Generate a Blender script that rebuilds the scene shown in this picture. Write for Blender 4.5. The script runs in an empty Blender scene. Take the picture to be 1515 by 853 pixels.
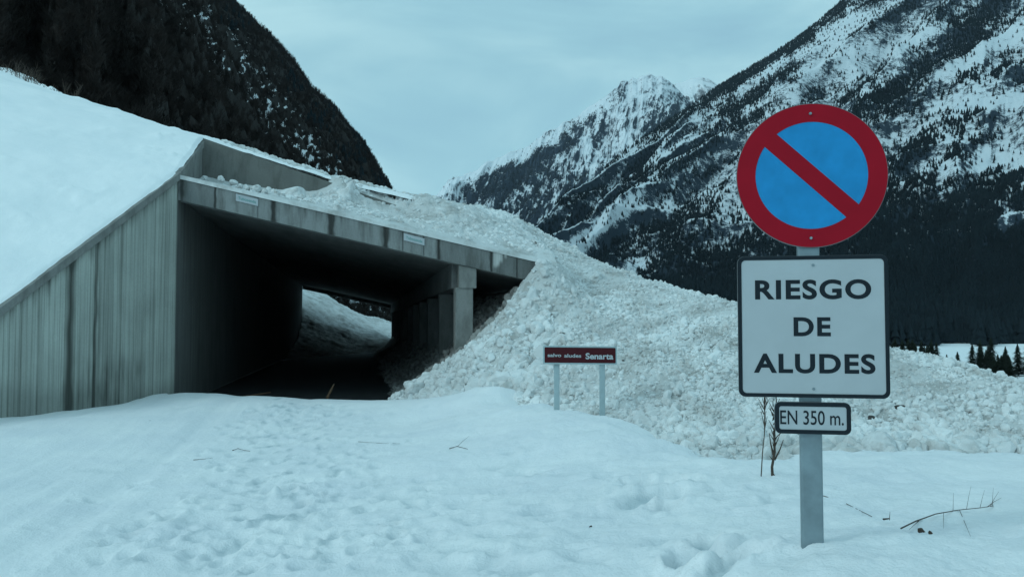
import bpy, math, random
import numpy as np
from mathutils import Vector, Matrix

random.seed(7)
RNG = np.random.default_rng(11)
sc = bpy.context.scene
COL = sc.collection
FPX, CX, CY = 1260.0, 757.5, 426.5
YAW, PITCH, CZ = math.radians(10.1), math.radians(2.476), 1.8
FW = np.array([math.sin(YAW), math.cos(YAW)])
RT = np.array([math.cos(YAW), -math.sin(YAW)])

# ------------------------------------------------------------------ survey helpers
def ray(px, py):
    xc = (px - CX) / FPX; yc = -(py - CY) / FPX
    f = math.cos(PITCH) - yc * math.sin(PITCH)
    return xc / f, (math.sin(PITCH) + yc * math.cos(PITCH)) / f      # lateral, vertical per metre of distance
def P(px, py, D):
    l, v = ray(px, py)
    xy = D * (FW + l * RT)
    return np.array([xy[0], xy[1], CZ + v * D])
def atY(px, py, Y):
    l, v = ray(px, py); d = FW + l * RT
    return P(px, py, Y / d[1])
def atZ(px, py, z):
    l, v = ray(px, py)
    return P(px, py, (z - CZ) / v)
def proj(X, Y, Z):
    D = X * FW[0] + Y * FW[1]; L = X * RT[0] + Y * RT[1]; V = Z - CZ
    c, s = math.cos(PITCH), math.sin(PITCH)
    dep = D * c + V * s; up = -D * s + V * c
    return CX + FPX * L / dep, CY - FPX * up / dep

# ------------------------------------------------------------------ noise
_perm = RNG.permutation(1024)
_perm = np.concatenate([_perm, _perm, _perm])
_ang = RNG.random(1024) * 2 * math.pi
_gx, _gy = np.cos(_ang), np.sin(_ang)
def pn(x, y, seed=0):
    x = np.asarray(x, float) + seed * 17.31; y = np.asarray(y, float) + seed * 9.77
    xi = np.floor(x).astype(np.int64); yi = np.floor(y).astype(np.int64)
    xf = x - xi; yf = y - yi
    u = xf * xf * xf * (xf * (xf * 6 - 15) + 10); v = yf * yf * yf * (yf * (yf * 6 - 15) + 10)
    def g(a, b, dx, dy):
        h = _perm[(_perm[a & 1023] + b) & 1023]
        return _gx[h] * dx + _gy[h] * dy
    n00 = g(xi, yi, xf, yf); n10 = g(xi + 1, yi, xf - 1, yf)
    n01 = g(xi, yi + 1, xf, yf - 1); n11 = g(xi + 1, yi + 1, xf - 1, yf - 1)
    return 1.4 * ((n00 * (1 - u) + n10 * u) * (1 - v) + (n01 * (1 - u) + n11 * u) * v)
def fbm(x, y, o=4, seed=0, g=0.5):
    t = 0; a = 1.0; f = 1.0; s = 0
    for i in range(o):
        t = t + a * pn(x * f, y * f, seed + i * 3); s += a; a *= g; f *= 2.03
    return t / s
def ridged(x, y, o=4, seed=0):
    t = 0; a = 1.0; f = 1.0; s = 0
    for i in range(o):
        t = t + a * (1 - np.abs(pn(x * f, y * f, seed + i * 5)) * 1.6); s += a; a *= .5; f *= 2.1
    return t / s
def worley(x, y, seed=0):
    """rounded lumps: 1 at cell centres falling to 0 between cells"""
    x = np.asarray(x, float) + seed * 3.3; y = np.asarray(y, float) + seed * 7.1
    xi = np.floor(x).astype(np.int64); yi = np.floor(y).astype(np.int64)
    best = np.full(x.shape, 9.0)
    for dx in (-1, 0, 1):
        for dy in (-1, 0, 1):
            a = xi + dx; b = yi + dy
            h = _perm[(_perm[a & 1023] + b) & 1023]; h2 = _perm[(h + 77) & 1023]
            cx = a + .15 + .7 * h / 1024; cy = b + .15 + .7 * h2 / 1024
            best = np.minimum(best, (x - cx) ** 2 + (y - cy) ** 2)
    return np.sqrt(np.clip(1 - best / .55, 0, 1))
def sstep(a, b, x):
    t = np.clip((x - a) / (b - a), 0, 1); return t * t * (3 - 2 * t)

class TPS:
    def __init__(s, pts, lam=1e-3):
        p = np.array(pts, float); s.c = p[:, :2]; n = len(p); z = p[:, 2]
        d2 = ((s.c[:, None] - s.c[None]) ** 2).sum(-1)
        K = np.where(d2 > 0, .5 * d2 * np.log(d2 + 1e-12), 0) + lam * np.eye(n)
        Q = np.c_[np.ones(n), s.c]
        A = np.block([[K, Q], [Q.T, np.zeros((3, 3))]])
        s.w = np.linalg.solve(A, np.r_[z, 0, 0, 0]); s.n = n
    def __call__(s, x, y):
        x = np.asarray(x, float); y = np.asarray(y, float)
        o = s.w[s.n] + s.w[s.n + 1] * x + s.w[s.n + 2] * y
        for i in range(s.n):
            d2 = (x - s.c[i, 0]) ** 2 + (y - s.c[i, 1]) ** 2
            o = o + s.w[i] * .5 * d2 * np.log(d2 + 1e-12)
        return o

# ------------------------------------------------------------------ objects
def tag(o, label=None, cat=None, group=None, kind=None):
    if label: o['label'] = label
    if cat: o['category'] = cat
    if group: o['group'] = group
    if kind: o['kind'] = kind
    return o
def empty(name, loc=(0, 0, 0)):
    o = bpy.data.objects.new(name, None); COL.objects.link(o); o.location = loc; o.empty_display_size = .2
    return o
def link(name, me, mat, parent=None):
    o = bpy.data.objects.new(name, me); COL.objects.link(o)
    if mat is not None:
        for m in (mat if isinstance(mat, (list, tuple)) else [mat]): me.materials.append(m)
    if parent is not None:
        o.parent = parent
        o.matrix_parent_inverse = Matrix.Translation(-parent.location)
    return o
def mesh_np(name, V, F, smooth=True):
    V = np.ascontiguousarray(V, np.float32); F = np.ascontiguousarray(F, np.int32)
    me = bpy.data.meshes.new(name); k = F.shape[1]; n = len(F)
    me.vertices.add(len(V)); me.vertices.foreach_set('co', V.ravel())
    me.loops.add(n * k); me.loops.foreach_set('vertex_index', F.ravel())
    me.polygons.add(n); me.polygons.foreach_set('loop_start', np.arange(0, n * k, k, dtype=np.int32))
    try: me.polygons.foreach_set('loop_total', np.full(n, k, np.int32))
    except Exception: pass
    me.polygons.foreach_set('use_smooth', np.full(n, smooth, bool))
    me.update(calc_edges=True); me.validate()
    return me
def grid_faces(nu, nv, mask=None):
    i = np.arange(nu - 1)[:, None] * nv + np.arange(nv - 1)[None]
    F = np.stack([i, i + nv, i + nv + 1, i + 1], -1)
    if mask is not None: F = F[mask]
    return F.reshape(-1, 4)
def fattr(me, name, vals):
    a = me.attributes.new(name, 'FLOAT', 'POINT'); a.data.foreach_set('value', np.ascontiguousarray(vals, np.float32).ravel())
def grid_obj(name, X, Y, Z, mat, mask=None, attrs=None, flip=False):
    V = np.stack([X, Y, Z], -1).reshape(-1, 3); F = grid_faces(*X.shape, mask)
    if flip: F = F[:, ::-1]
    me = mesh_np(name, V, F)
    for k, v in (attrs or {}).items(): fattr(me, k, v)
    return link(name, me, mat)
class MB:
    def __init__(s): s.v = []; s.f = []
    def poly(s, vs, fs):
        b = len(s.v); s.v += [tuple(float(q) for q in v) for v in vs]; s.f += [tuple(b + i for i in f) for f in fs]; return s
    def prism(s, base, top):
        n = len(base); return s.poly(list(base) + list(top), [tuple(range(n))[::-1], tuple(range(n, 2 * n))] + [(i, (i + 1) % n, n + (i + 1) % n, n + i) for i in range(n)])
    def box(s, x0, x1, y0, y1, z0, z1):
        return s.prism([(x0, y0, z0), (x1, y0, z0), (x1, y1, z0), (x0, y1, z0)], [(x0, y0, z1), (x1, y0, z1), (x1, y1, z1), (x0, y1, z1)])
    def tube(s, pts, rs, n=6):
        b = len(s.v); pts = [Vector([float(q) for q in p]) for p in pts]
        for i, p in enumerate(pts):
            d = (pts[min(i + 1, len(pts) - 1)] - pts[max(i - 1, 0)]).normalized()
            a = d.orthogonal().normalized(); c = d.cross(a)
            for k in range(n):
                t = 2 * math.pi * k / n; q = p + (a * math.cos(t) + c * math.sin(t)) * rs[i]; s.v.append(tuple(q))
        for i in range(len(pts) - 1):
            for k in range(n):
                s.f.append((b + i * n + k, b + i * n + (k + 1) % n, b + (i + 1) * n + (k + 1) % n, b + (i + 1) * n + k))
        s.f.append(tuple(b + k for k in range(n))[::-1]); s.f.append(tuple(b + (len(pts) - 1) * n + k for k in range(n)))
        return s
    def build(s, name, mat, parent=None, bevel=0, smooth=False):
        me = bpy.data.meshes.new(name); me.from_pydata(s.v, [], s.f); me.update()
        if smooth: me.polygons.foreach_set('use_smooth', [True] * len(me.polygons))
        o = link(name, me, mat, parent)
        if bevel:
            m = o.modifiers.new('b', 'BEVEL'); m.width = bevel; m.segments = 2; m.limit_method = 'ANGLE'
        return o

# ------------------------------------------------------------------ materials
def newmat(name):
    m = bpy.data.materials.new(name); m.use_nodes = True; nt = m.node_tree
    return m, nt, nt.nodes['Principled BSDF']
def N(nt, t, **k):
    n = nt.nodes.new(t)
    for a, b in k.items():
        if a in n.inputs: n.inputs[a].default_value = b
        else: setattr(n, a, b)
    return n
def noise(nt, vec, scale, detail=4, rough=.55, dist=0):
    n = N(nt, 'ShaderNodeTexNoise'); n.inputs['Scale'].default_value = scale; n.inputs['Detail'].default_value = detail
    n.inputs['Roughness'].default_value = rough; n.inputs['Distortion'].default_value = dist
    nt.links.new(vec, n.inputs['Vector']); return n.outputs['Fac']
def mapping(nt, scale=(1, 1, 1), src='Object'):
    tc = N(nt, 'ShaderNodeTexCoord'); mp = N(nt, 'ShaderNodeMapping'); mp.inputs['Scale'].default_value = scale
    nt.links.new(tc.outputs[src], mp.inputs['Vector']); return mp.outputs['Vector']
def ramp(nt, fac, stops):
    r = N(nt, 'ShaderNodeValToRGB'); e = r.color_ramp.elements
    while len(e) < len(stops): e.new(.5)
    for el, (p, c) in zip(e, stops):
        el.position = p; el.color = (c[0], c[1], c[2], 1) if hasattr(c, '__len__') else (c, c, c, 1)
    nt.links.new(fac, r.inputs['Fac']); return r.outputs['Color']
def mix(nt, fac, a, b, mode='MIX'):
    m = N(nt, 'ShaderNodeMix', data_type='RGBA', blend_type=mode)
    for s, v in ((0, fac), (6, a), (7, b)):
        if hasattr(v, 'links') or hasattr(v, 'is_linked'): nt.links.new(v, m.inputs[s])
        else: m.inputs[s].default_value = v if s == 0 else (*v, 1) if len(v) == 3 else v
    return m.outputs[2]
def math_(nt, op, a, b=0.0, c=0.0):
    m = N(nt, 'ShaderNodeMath', operation=op)
    for i, v in enumerate((a, b, c)):
        if hasattr(v, 'is_linked'): nt.links.new(v, m.inputs[i])
        else: m.inputs[i].default_value = v
    return m.outputs[0]
def bump(nt, b, h, strength, dist):
    n = N(nt, 'ShaderNodeBump'); n.inputs['Strength'].default_value = strength; n.inputs['Distance'].default_value = dist
    nt.links.new(h, n.inputs['Height']); nt.links.new(n.outputs[0], b.inputs['Normal'])
def attr(nt, name):
    n = N(nt, 'ShaderNodeAttribute'); n.attribute_name = name; return n.outputs['Fac']

def m_snow(name, c0, c1, dirt=None, fine=1.0, darken=False):
    m, nt, b = newmat(name); v = mapping(nt)
    c = ramp(nt, noise(nt, v, .9, 5), [(.35, c0), (.65, c1)])
    if dirt:
        d = ramp(nt, noise(nt, v, dirt[0], 6, .65), [(dirt[1], 0), (dirt[2], 1)])
        c = mix(nt, math_(nt, 'MULTIPLY', d, dirt[4]), c, dirt[3])
    if darken: c = mix(nt, math_(nt, 'MINIMUM', attr(nt, 'dark_tone'), 1.0), c, (.42, .50, .53))  # masked snow mixes to a darker blue-grey
    nt.links.new(c, b.inputs['Base Color']); b.inputs['Roughness'].default_value = .75
    b.inputs['Specular IOR Level'].default_value = .25
    h = math_(nt, 'ADD', noise(nt, v, 14, 6, .65), math_(nt, 'MULTIPLY', noise(nt, v, 60, 3), .35))
    bump(nt, b, h, .55 * fine, .03)
    return m
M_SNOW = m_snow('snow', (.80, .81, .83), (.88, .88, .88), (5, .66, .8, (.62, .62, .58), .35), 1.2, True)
M_BANK = m_snow('bank_snow', (.84, .86, .87), (.92, .92, .92), None, .7)
M_DEB = m_snow('debris_snow', (.58, .585, .575), (.72, .725, .715), (1.5, .47, .66, (.27, .255, .23), .62), 1.8)
M_LUMP = m_snow('lump_snow', (.64, .65, .645), (.82, .83, .825), (1.3, .48, .68, (.33, .31, .28), .6), 1.0)
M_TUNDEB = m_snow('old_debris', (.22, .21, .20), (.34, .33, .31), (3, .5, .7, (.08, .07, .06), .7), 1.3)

def m_conc(name, base, dark, streak=(6, 6, .35), attrname='stain', green=.0):
    m, nt, b = newmat(name)
    v = mapping(nt); vs = mapping(nt, streak)
    c = ramp(nt, noise(nt, v, 1.1, 6, .6), [(.3, base), (.7, tuple(x * 1.28 for x in base))])
    s = ramp(nt, noise(nt, vs, 1.0, 6, .65), [(.46, 0), (.70, 1)])
    c = mix(nt, math_(nt, 'MULTIPLY', s, .75), c, dark)
    c = mix(nt, math_(nt, 'MULTIPLY', ramp(nt, noise(nt, v, 22, 3), [(.4, 0), (.7, 1)]), .15), c, dark)
    a = N(nt, 'ShaderNodeMath', operation='MINIMUM'); nt.links.new(attr(nt, attrname), a.inputs[0]); a.inputs[1].default_value = 1
    a.use_clamp = True
    c = mix(nt, a.outputs[0], c, tuple(x * .33 for x in dark))
    a2 = math_(nt, 'MINIMUM', attr(nt, 'lime'), 1.0)
    c = mix(nt, a2, c, (.5, .5, .48))
    nt.links.new(c, b.inputs['Base Color']); b.inputs['Roughness'].default_value = .9
    b.inputs['Specular IOR Level'].default_value = .2
    bump(nt, b, math_(nt, 'ADD', noise(nt, v, 9, 6, .7), noise(nt, vs, 3, 4)), .35, .02)
    return m
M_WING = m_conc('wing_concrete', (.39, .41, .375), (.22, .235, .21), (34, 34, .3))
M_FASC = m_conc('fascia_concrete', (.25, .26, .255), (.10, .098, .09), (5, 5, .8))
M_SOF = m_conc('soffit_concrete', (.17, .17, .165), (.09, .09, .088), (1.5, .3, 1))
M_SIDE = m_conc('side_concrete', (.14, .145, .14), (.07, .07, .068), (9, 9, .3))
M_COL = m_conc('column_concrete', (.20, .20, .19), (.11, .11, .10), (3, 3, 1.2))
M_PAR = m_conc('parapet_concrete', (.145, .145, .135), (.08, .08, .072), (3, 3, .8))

def m_plain(name, c, rough=.5, metal=0, var=.0, scale=8, spec=.5):
    m, nt, b = newmat(name); b.inputs['Roughness'].default_value = rough; b.inputs['Metallic'].default_value = metal
    b.inputs['Specular IOR Level'].default_value = spec
    v = mapping(nt)
    c2 = tuple(x * (1 - var) for x in c)
    nt.links.new(ramp(nt, noise(nt, v, scale, 5), [(.3, c2), (.7, c)]), b.inputs['Base Color'])
    return m
M_WHITE = m_plain('reflective_white', (.43, .46, .48), .45, 0, .08, 5)
M_BLACK = m_plain('sign_black', (.010, .016, .022), .55, 0, 0, 8, .2)
M_RED = m_plain('sign_red', (.33, .003, .015), .55, 0, .12, 6, .15)
M_BLUE = m_plain('sign_blue', (.018, .26, .56), .55, 0, .2, 9, .15)
M_GALV = m_plain('galvanised', (.27, .34, .37), .45, .5, .3, 9)
M_PALE = m_plain('pale_post', (.36, .45, .47), .6, 0, .15, 9)
M_MAROON = m_plain('sign_maroon', (.065, .010, .014), .6, 0, .15, 5, .15)
M_TEAL = m_plain('teal_ink', (.10, .30, .28), .6)
M_BACK = m_plain('plate_back', (.22, .23, .24), .5, .4, .2)
M_ROCK = m_plain('rock', (.06, .05, .045), .85, 0, .5, 14)
M_TWIG = m_plain('dry_wood', (.085, .06, .045), .85, 0, .5, 30)
M_PLANK = m_plain('plank', (.26, .15, .09), .8, 0, .4, 10)
M_ROAD = m_plain('asphalt', (.065, .067, .07), .75, 0, .5, 3)
M_CON = m_plain('conifer', (.024, .034, .024), .9, 0, .5, .3, .1)
M_CON2 = m_plain('conifer_far', (.014, .024, .030), .9, 0, .4, .02, .1)
M_BARE = m_plain('bare_scrub', (.034, .027, .024), .9, 0, .5, .05, .1)
M_BARK = m_plain('bark', (.05, .04, .033), .9, 0, .4, 5, .1)

def m_mountain(name, rock, snow, thr, scl, sharp=.05):
    m, nt, b = newmat(name); v = mapping(nt, (1, 1, 1))
    geo = N(nt, 'ShaderNodeNewGeometry'); sep = N(nt, 'ShaderNodeSeparateXYZ'); nt.links.new(geo.outputs['Normal'], sep.inputs[0])
    n1 = noise(nt, v, scl, 8, .7, .4); n2 = noise(nt, v, scl * 5, 5, .7)
    f = math_(nt, 'ADD', math_(nt, 'MULTIPLY', n1, .65), math_(nt, 'MULTIPLY', n2, .35))
    f = math_(nt, 'ADD', f, math_(nt, 'MULTIPLY', math_(nt, 'SUBTRACT', sep.outputs['Z'], .78), .45))
    f = math_(nt, 'ADD', f, attr(nt, 'snowy'))
    c = ramp(nt, f, [(thr - sharp, rock), (thr + sharp, snow)])
    nt.links.new(c, b.inputs['Base Color']); b.inputs['Roughness'].default_value = .9
    b.inputs['Specular IOR Level'].default_value = .1
    bump(nt, b, n2, .5, 3.0)
    return m
M_MR = m_mountain('mountain_right', (.030, .045, .062), (.68, .72, .75), .47, .075, .05)
M_MM = m_mountain('mountain_mid', (.032, .048, .070), (.76, .79, .82), .46, .024, .06)
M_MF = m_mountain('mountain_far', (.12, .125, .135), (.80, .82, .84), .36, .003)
M_HILL = m_mountain('hill_scrub', (.026, .022, .020), (.66, .68, .70), .62, .05, .03)

# ------------------------------------------------------------------ world
w = bpy.data.worlds.new("World"); sc.world = w; w.use_nodes = True; nt = w.node_tree
bg = nt.nodes['Background']
SUN_EL, SUN_AZ = math.radians(30), math.radians(245)      # azimuth clockwise from +Y: behind the camera to the left
sky = N(nt, 'ShaderNodeTexSky'); sky.sky_type = 'NISHITA'; sky.sun_disc = False
sky.sun_elevation = SUN_EL; sky.sun_rotation = SUN_AZ; sky.air_density = 1; sky.dust_density = 3
tc = N(nt, 'ShaderNodeTexCoord'); mp = N(nt, 'ShaderNodeMapping'); mp.inputs['Scale'].default_value = (1, 1, 2.6)
nt.links.new(tc.outputs['Generated'], mp.inputs['Vector'])
cl = noise(nt, mp.outputs['Vector'], 1.9, 7, .55, .6)
cloud = ramp(nt, cl, [(.36, (2.15, 4.1, 5.2)), (.50, (2.85, 5.2, 6.0)), (.62, (4.1, 6.6, 7.1))])
sep = N(nt, 'ShaderNodeSeparateXYZ'); nt.links.new(tc.outputs['Generated'], sep.inputs[0])
glow = ramp(nt, sep.outputs['Z'], [(.02, 1.10), (.30, .97), (.7, 1.0)])      # pale air low over the valley
cloud = mix(nt, 1.0, cloud, glow, 'MULTIPLY')
nt.links.new(mix(nt, .93, sky.outputs[0], cloud), bg.inputs['Color'])
bg.inputs['Strength'].default_value = .115

sun = bpy.data.lights.new('sun', 'SUN'); sun.energy = .7; sun.angle = math.radians(14); sun.color = (.68, .93, 1.0)
so = bpy.data.objects.new('sun', sun); COL.objects.link(so)
sd = Vector((math.sin(SUN_AZ) * math.cos(SUN_EL), math.cos(SUN_AZ) * math.cos(SUN_EL), math.sin(SUN_EL)))
so.rotation_euler = sd.to_track_quat('Z', 'Y').to_euler()

cam = bpy.data.cameras.new('camera'); co = bpy.data.objects.new('camera', cam); COL.objects.link(co)
co.location = (0, 0, CZ); co.rotation_euler = (math.pi / 2 + PITCH, 0, -YAW)
cam.sensor_width = 36; cam.lens = 36 * FPX / 1515; cam.clip_start = .05; cam.clip_end = 40000
sc.camera = co
sc.view_settings.view_transform = 'Standard'; sc.view_settings.look = 'None'
sc.view_settings.exposure = .26; sc.view_settings.gamma = 1
sc.cycles.max_bounces = 6; sc.cycles.diffuse_bounces = 5; sc.cycles.glossy_bounces = 2
sc.cycles.volume_bounces = 0

# ------------------------------------------------------------------ gallery dimensions
YP, YF = 21.0, 65.0
XL, XC = -4.24, 2.55
A_top = P(262, 257, 19.95); 
def fas_top(x):          # top edge of the fascia along the portal plane
    a = atY(262, 262, YP); b = atY(803, 388, YP); return a[2] + (x - a[0]) * (b[2] - a[2]) / (b[0] - a[0])
XR = atY(803, 388, YP)[0]
FH = .53
def under(x): return fas_top(x) - FH
# wing wall line
WB = P(0, 455, 15.2)
W_A = np.array([XL, YP]); W_B = WB[:2]
wd = (W_B - W_A) / np.linalg.norm(W_B - W_A); WL = np.linalg.norm(W_B - W_A)
zA, zB = A_top[2], WB[2]
def wing_top(s): return zA + (zB - zA) * s / WL
S_END = 8.2
W_0 = W_A + wd * S_END
R_top = atY(297, 205, 24.1); PY = 24.0

# ------------------------------------------------------------------ ground snow
g_pts = [P(*a) for a in [
    (330, 592, 20.0), (450, 592, 20.6), (560, 591, 20.7), (610, 588, 20.8),
    (450, 640, 14.2), (450, 700, 10.4), (420, 780, 7.6), (400, 853, 6.1), (757, 853, 5.2), (600, 760, 7.9),
    (262, 583, 19.5), (180, 597, 18.0), (100, 608, 16.9), (0, 619, 15.1), (-200, 640, 13.2),
    (150, 680, 11.4), (0, 760, 8.1), (0, 853, 6.1), (-300, 853, 6), (560, 640, 14.0), (640, 620, 15.5),
    (700, 580, 17.6), (745, 572, 16.8), (802, 600, 14.9), (835, 608, 14.3), (884, 615, 13.8), (950, 632, 12.5),
    (1000, 655, 10.9), (1060, 679, 9.6), (700, 640, 13.0), (800, 700, 9.5), (900, 700, 8.7), (1000, 760, 6.6),
    (1000, 853, 4.7), (1200, 812, 4.42), (1515, 853, 4.0), (1130, 700, 8.2), (1350, 745, 6.6), (1500, 720, 7.6),
    (1200, 672, 10.4), (1350, 672, 10.6), (1515, 672, 10.6), (1750, 680, 10.5)]]
for px, py, D, dz in ((802, 600, 16.4, -.25), (835, 608, 15.6, -.3), (884, 615, 15.0, -.3), (950, 632, 13.7, -.3), (1000, 655, 12.0, -.3), (1060, 679, 10.6, -.25), (1200, 672, 11.7, -.2), (1350, 672, 11.9, -.2), (1515, 672, 11.9, -.2)):
    q = P(px, py, D - 1.15); q2 = P(px, py, D); g_pts.append(np.array([q2[0], q2[1], q[2] + dz]))
g_pts += [(0, 0, .12), (2, 0, .45), (4, 1, .8), (-3, 0, .05), (-8, 4, .3), (8, 3, 1.0), (-4.2, 21.3, -.25), (0, 21.6, -.05), (3, 22, -.1), (0, -8, .1), (-10, -6, .2), (10, -6, .9),
          (3, 19, .1), (5, 16.5, .1), (6, 15, .05), (9, 14, -.1), (14, 14, -.3), (-13, 10, .2), (12, 20, -1), (18, 8, .2), (25, 15, -1.5), (22, 0, .5)]
G = TPS(g_pts, .02)
def hit(H, px, py, lo=2.5, hi=60):
    """distance at which the ray through a pixel meets the height function"""
    Ds = np.geomspace(lo, hi, 500); l, v = ray(px, py)
    X = Ds * (FW[0] + l * RT[0]); Y = Ds * (FW[1] + l * RT[1]); d = CZ + v * Ds - H(X, Y)
    k = np.argmax(d < 0)
    return np.array([X[k], Y[k], CZ + v * Ds[k]])
def G0(x, y): return G(x, y)

dents = []
for i in range(420):       # old footprints and churned steps towards the tunnel
    t = random.random(); py = 598 + 250 * t ** 1.5
    c = (430 - 150 * t) if random.random() < .5 else (478 + 30 * t)
    px = c + random.gauss(0, 12 + 110 * t)
    q = hit(G0, px, py); dents.append((q[0], q[1], random.uniform(.05, .10), random.uniform(.06, .13), random.uniform(.012, .042), random.gauss(0, .8)))
for i in range(110):
    px, py = random.uniform(560, 1180), random.uniform(660, 850)
    q = hit(G0, px, py); dents.append((q[0], q[1], random.uniform(.08, .2), random.uniform(.08, .2), random.uniform(.01, .035), random.gauss(0, 1)))
for px, py, a, b_, d in [(972, 716, .26, .2, .13), (950, 738, .2, .12, .045), (978, 748, .14, .08, .07), (1034, 826, .15, .22, .10), (1010, 836, .08, .12, .10), (1046, 806, .10, .10, .06), (1095, 828, .13, .09, .09), (1040, 835, .07, .09, .06), (1060, 846, .1, .1, .05),
                         (225, 772, .16, .1, .05), (200, 780, .14, .1, .05), (430, 723, .12, .08, .06), (248, 761, .12, .08, .05), (1090, 650, .1, .1, .03)]:
    q = hit(G0, px, py); dents.append((q[0], q[1], a, b_, d, random.gauss(0, .3)) + ((1,) if py > 700 and px > 900 else ()))
def Gfull(X, Y):
    global DK
    DK = np.zeros_like(X); Z = G(X, Y)
    r = np.hypot(X, Y); calm = 1 - .75 * np.exp(-((Y - 20.5) / 2.5) ** 2) * (X > XL) * (X < 2.2)
    Z = Z - .05 * (1 - calm)
    amp = .55 + .6 * sstep(-2, 3, X * RT[0] + Y * RT[1] * 0 - .1 * Y) - .25 * sstep(-1, -4, X)
    amp = amp * calm
    Z = Z + .06 * fbm(X * .9, Y * .9, 3, 5) * amp + .035 * fbm(X * 2.6, Y * 2.6, 3, 9) * amp * (.6 + .4 * amp) + .016 * fbm(X * 9, Y * 9, 4, 2) * amp + .008 * fbm(X * 27, Y * 27, 3, 12) * sstep(14, 5, r) + .022 * (worley(X * 2.3 + pn(X * 1.7, Y * 1.7, 14), Y * 2.9, 15) - .5) * sstep(-.1, .3, fbm(X * .5, Y * .5, 2, 16) + .15) * sstep(-2.2, -.5, X) * calm
    Z = Z + .030 * fbm(X * 3.0, Y * .22, 3, 21) * sstep(.5, -1.2, X) * calm          # long shallow wheel marks
    Z = Z - .03 * np.exp(-((X + 2.6 + .1 * pn(Y * .2, Y * 0, 4)) / .22) ** 2) - .025 * np.exp(-((X + 1.1 + .1 * pn(Y * .2, Y * 0, 6)) / .22) ** 2)
    for (x, y, a, b_, d, rot, *pit) in dents:
        m = (np.abs(X - x) < .8) & (np.abs(Y - y) < .8)
        if not m.any(): continue
        dx, dy = X[m] - x, Y[m] - y; c, s = math.cos(rot), math.sin(rot)
        q = ((dx * c + dy * s) / a) ** 2 + ((-dx * s + dy * c) / b_) ** 2
        q = q * (1 + .5 * pn(dx * 9, dy * 9, 3))
        DK[m] += (.95 if pit else np.clip(d * 9, 0, .75)) * np.exp(-np.clip(q * 1.3, 0, 50) ** 2) * (.75 + .5 * pn(dx * 14, dy * 14, 6))  # darker snow colour, strongest in the middle of each dent
        Z[m] += -d * (1.3 if pit else 1) * np.exp(-np.clip(q, 0, 50) ** 1.5) + d * .3 * np.exp(-(np.sqrt(np.clip(q, 0, 99)) - 1.6) ** 2 * 5)
    # torn edge of the snow at the tunnel mouth
    e = YP - .15 + .18 * pn(X * .9, X * 0 + .3, 7) + .07 * pn(X * 4, X * 0, 8)
    inside = (X > XL - .1) & (X < XR + 3)
    Z = np.where(inside, Z - .35 * sstep(e, e + .25, Y) * (1), Z)
    return Z
az = np.radians(np.arange(-62, 80, .14)); rr = .6 * 1.0085 ** np.arange(0, 492)
AZ, RR = np.meshgrid(az, rr, indexing='ij'); X = RR * np.sin(AZ); Y = RR * np.cos(AZ)
Z = Gfull(X, Y)
far = sstep(24, 38, RR); Z = np.minimum(Z, Z * (1 - far) + far * -7)
Z = np.where((Y > YP + .3), np.minimum(Z, -.2), Z)
sx = (X - W_A[0]) * wd[0] + (Y - W_A[1]) * wd[1]; sn = (X - W_A[0]) * wd[1] - (Y - W_A[1]) * wd[0]
trail = np.exp(-((X + .35 + .05 * Y - .5 * pn(Y * .15, Y * 0, 33)) / (1.1 - .02 * Y)) ** 2) * sstep(3, 7, Y)
DK = np.clip(DK + trail * .9 * sstep(.12, .5, fbm(X * 3.5, Y * 2.2, 4, 34)) + .25 * sstep(.25, .6, fbm(X * 1.6, Y * 1.2, 4, 35)), 0, .8)
o = grid_obj('snow_ground', X, Y, Z, M_SNOW, attrs={'dark_tone': DK}); tag(o, kind='structure')
# behind and around the camera
az2 = np.radians(np.arange(79.5, 298.6, 1.5)); r2 = .6 * 1.1 ** np.arange(0, 44)
A2, R2 = np.meshgrid(az2, r2, indexing='ij'); X2 = R2 * np.sin(A2); Y2 = R2 * np.cos(A2)
Z2 = G(X2, Y2) * (1 - sstep(8, 30, R2)) + .02 * fbm(X2, Y2, 3, 5) - .012
o = grid_obj('snow_ground', X2, Y2, Z2, M_SNOW); tag(o, kind='structure')
X3, Y3 = np.meshgrid(np.r_[np.linspace(-1, 1, 9)], np.r_[np.linspace(-1, 1, 9)], indexing='ij')
o = grid_obj('snow_ground', X3, Y3, G(X3, Y3) - .02, M_SNOW); tag(o, kind='structure')
# valley floor far below, out to the horizon
xs = np.r_[-9000, -3000, np.linspace(-800, 1500, 60), 4000, 12000]; ys = np.r_[-6000, -1500, np.linspace(-400, 1500, 60), 5000, 14000]
XV, YV = np.meshgrid(xs, ys, indexing='ij')
o = grid_obj('valley_floor', XV, YV, -12 + .5 * fbm(XV * .01, YV * .01, 3, 3), M_BANK); tag(o, kind='structure')
# road inside
mb = MB(); mb.poly([(XL, 20.4, -.10), (XR + .5, 20.4, -.10), (XR + .5, 100, -.10), (XL, 100, -.10)], [(0, 1, 2, 3)])
tag(mb.build('road', M_ROAD), kind='structure')
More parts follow.
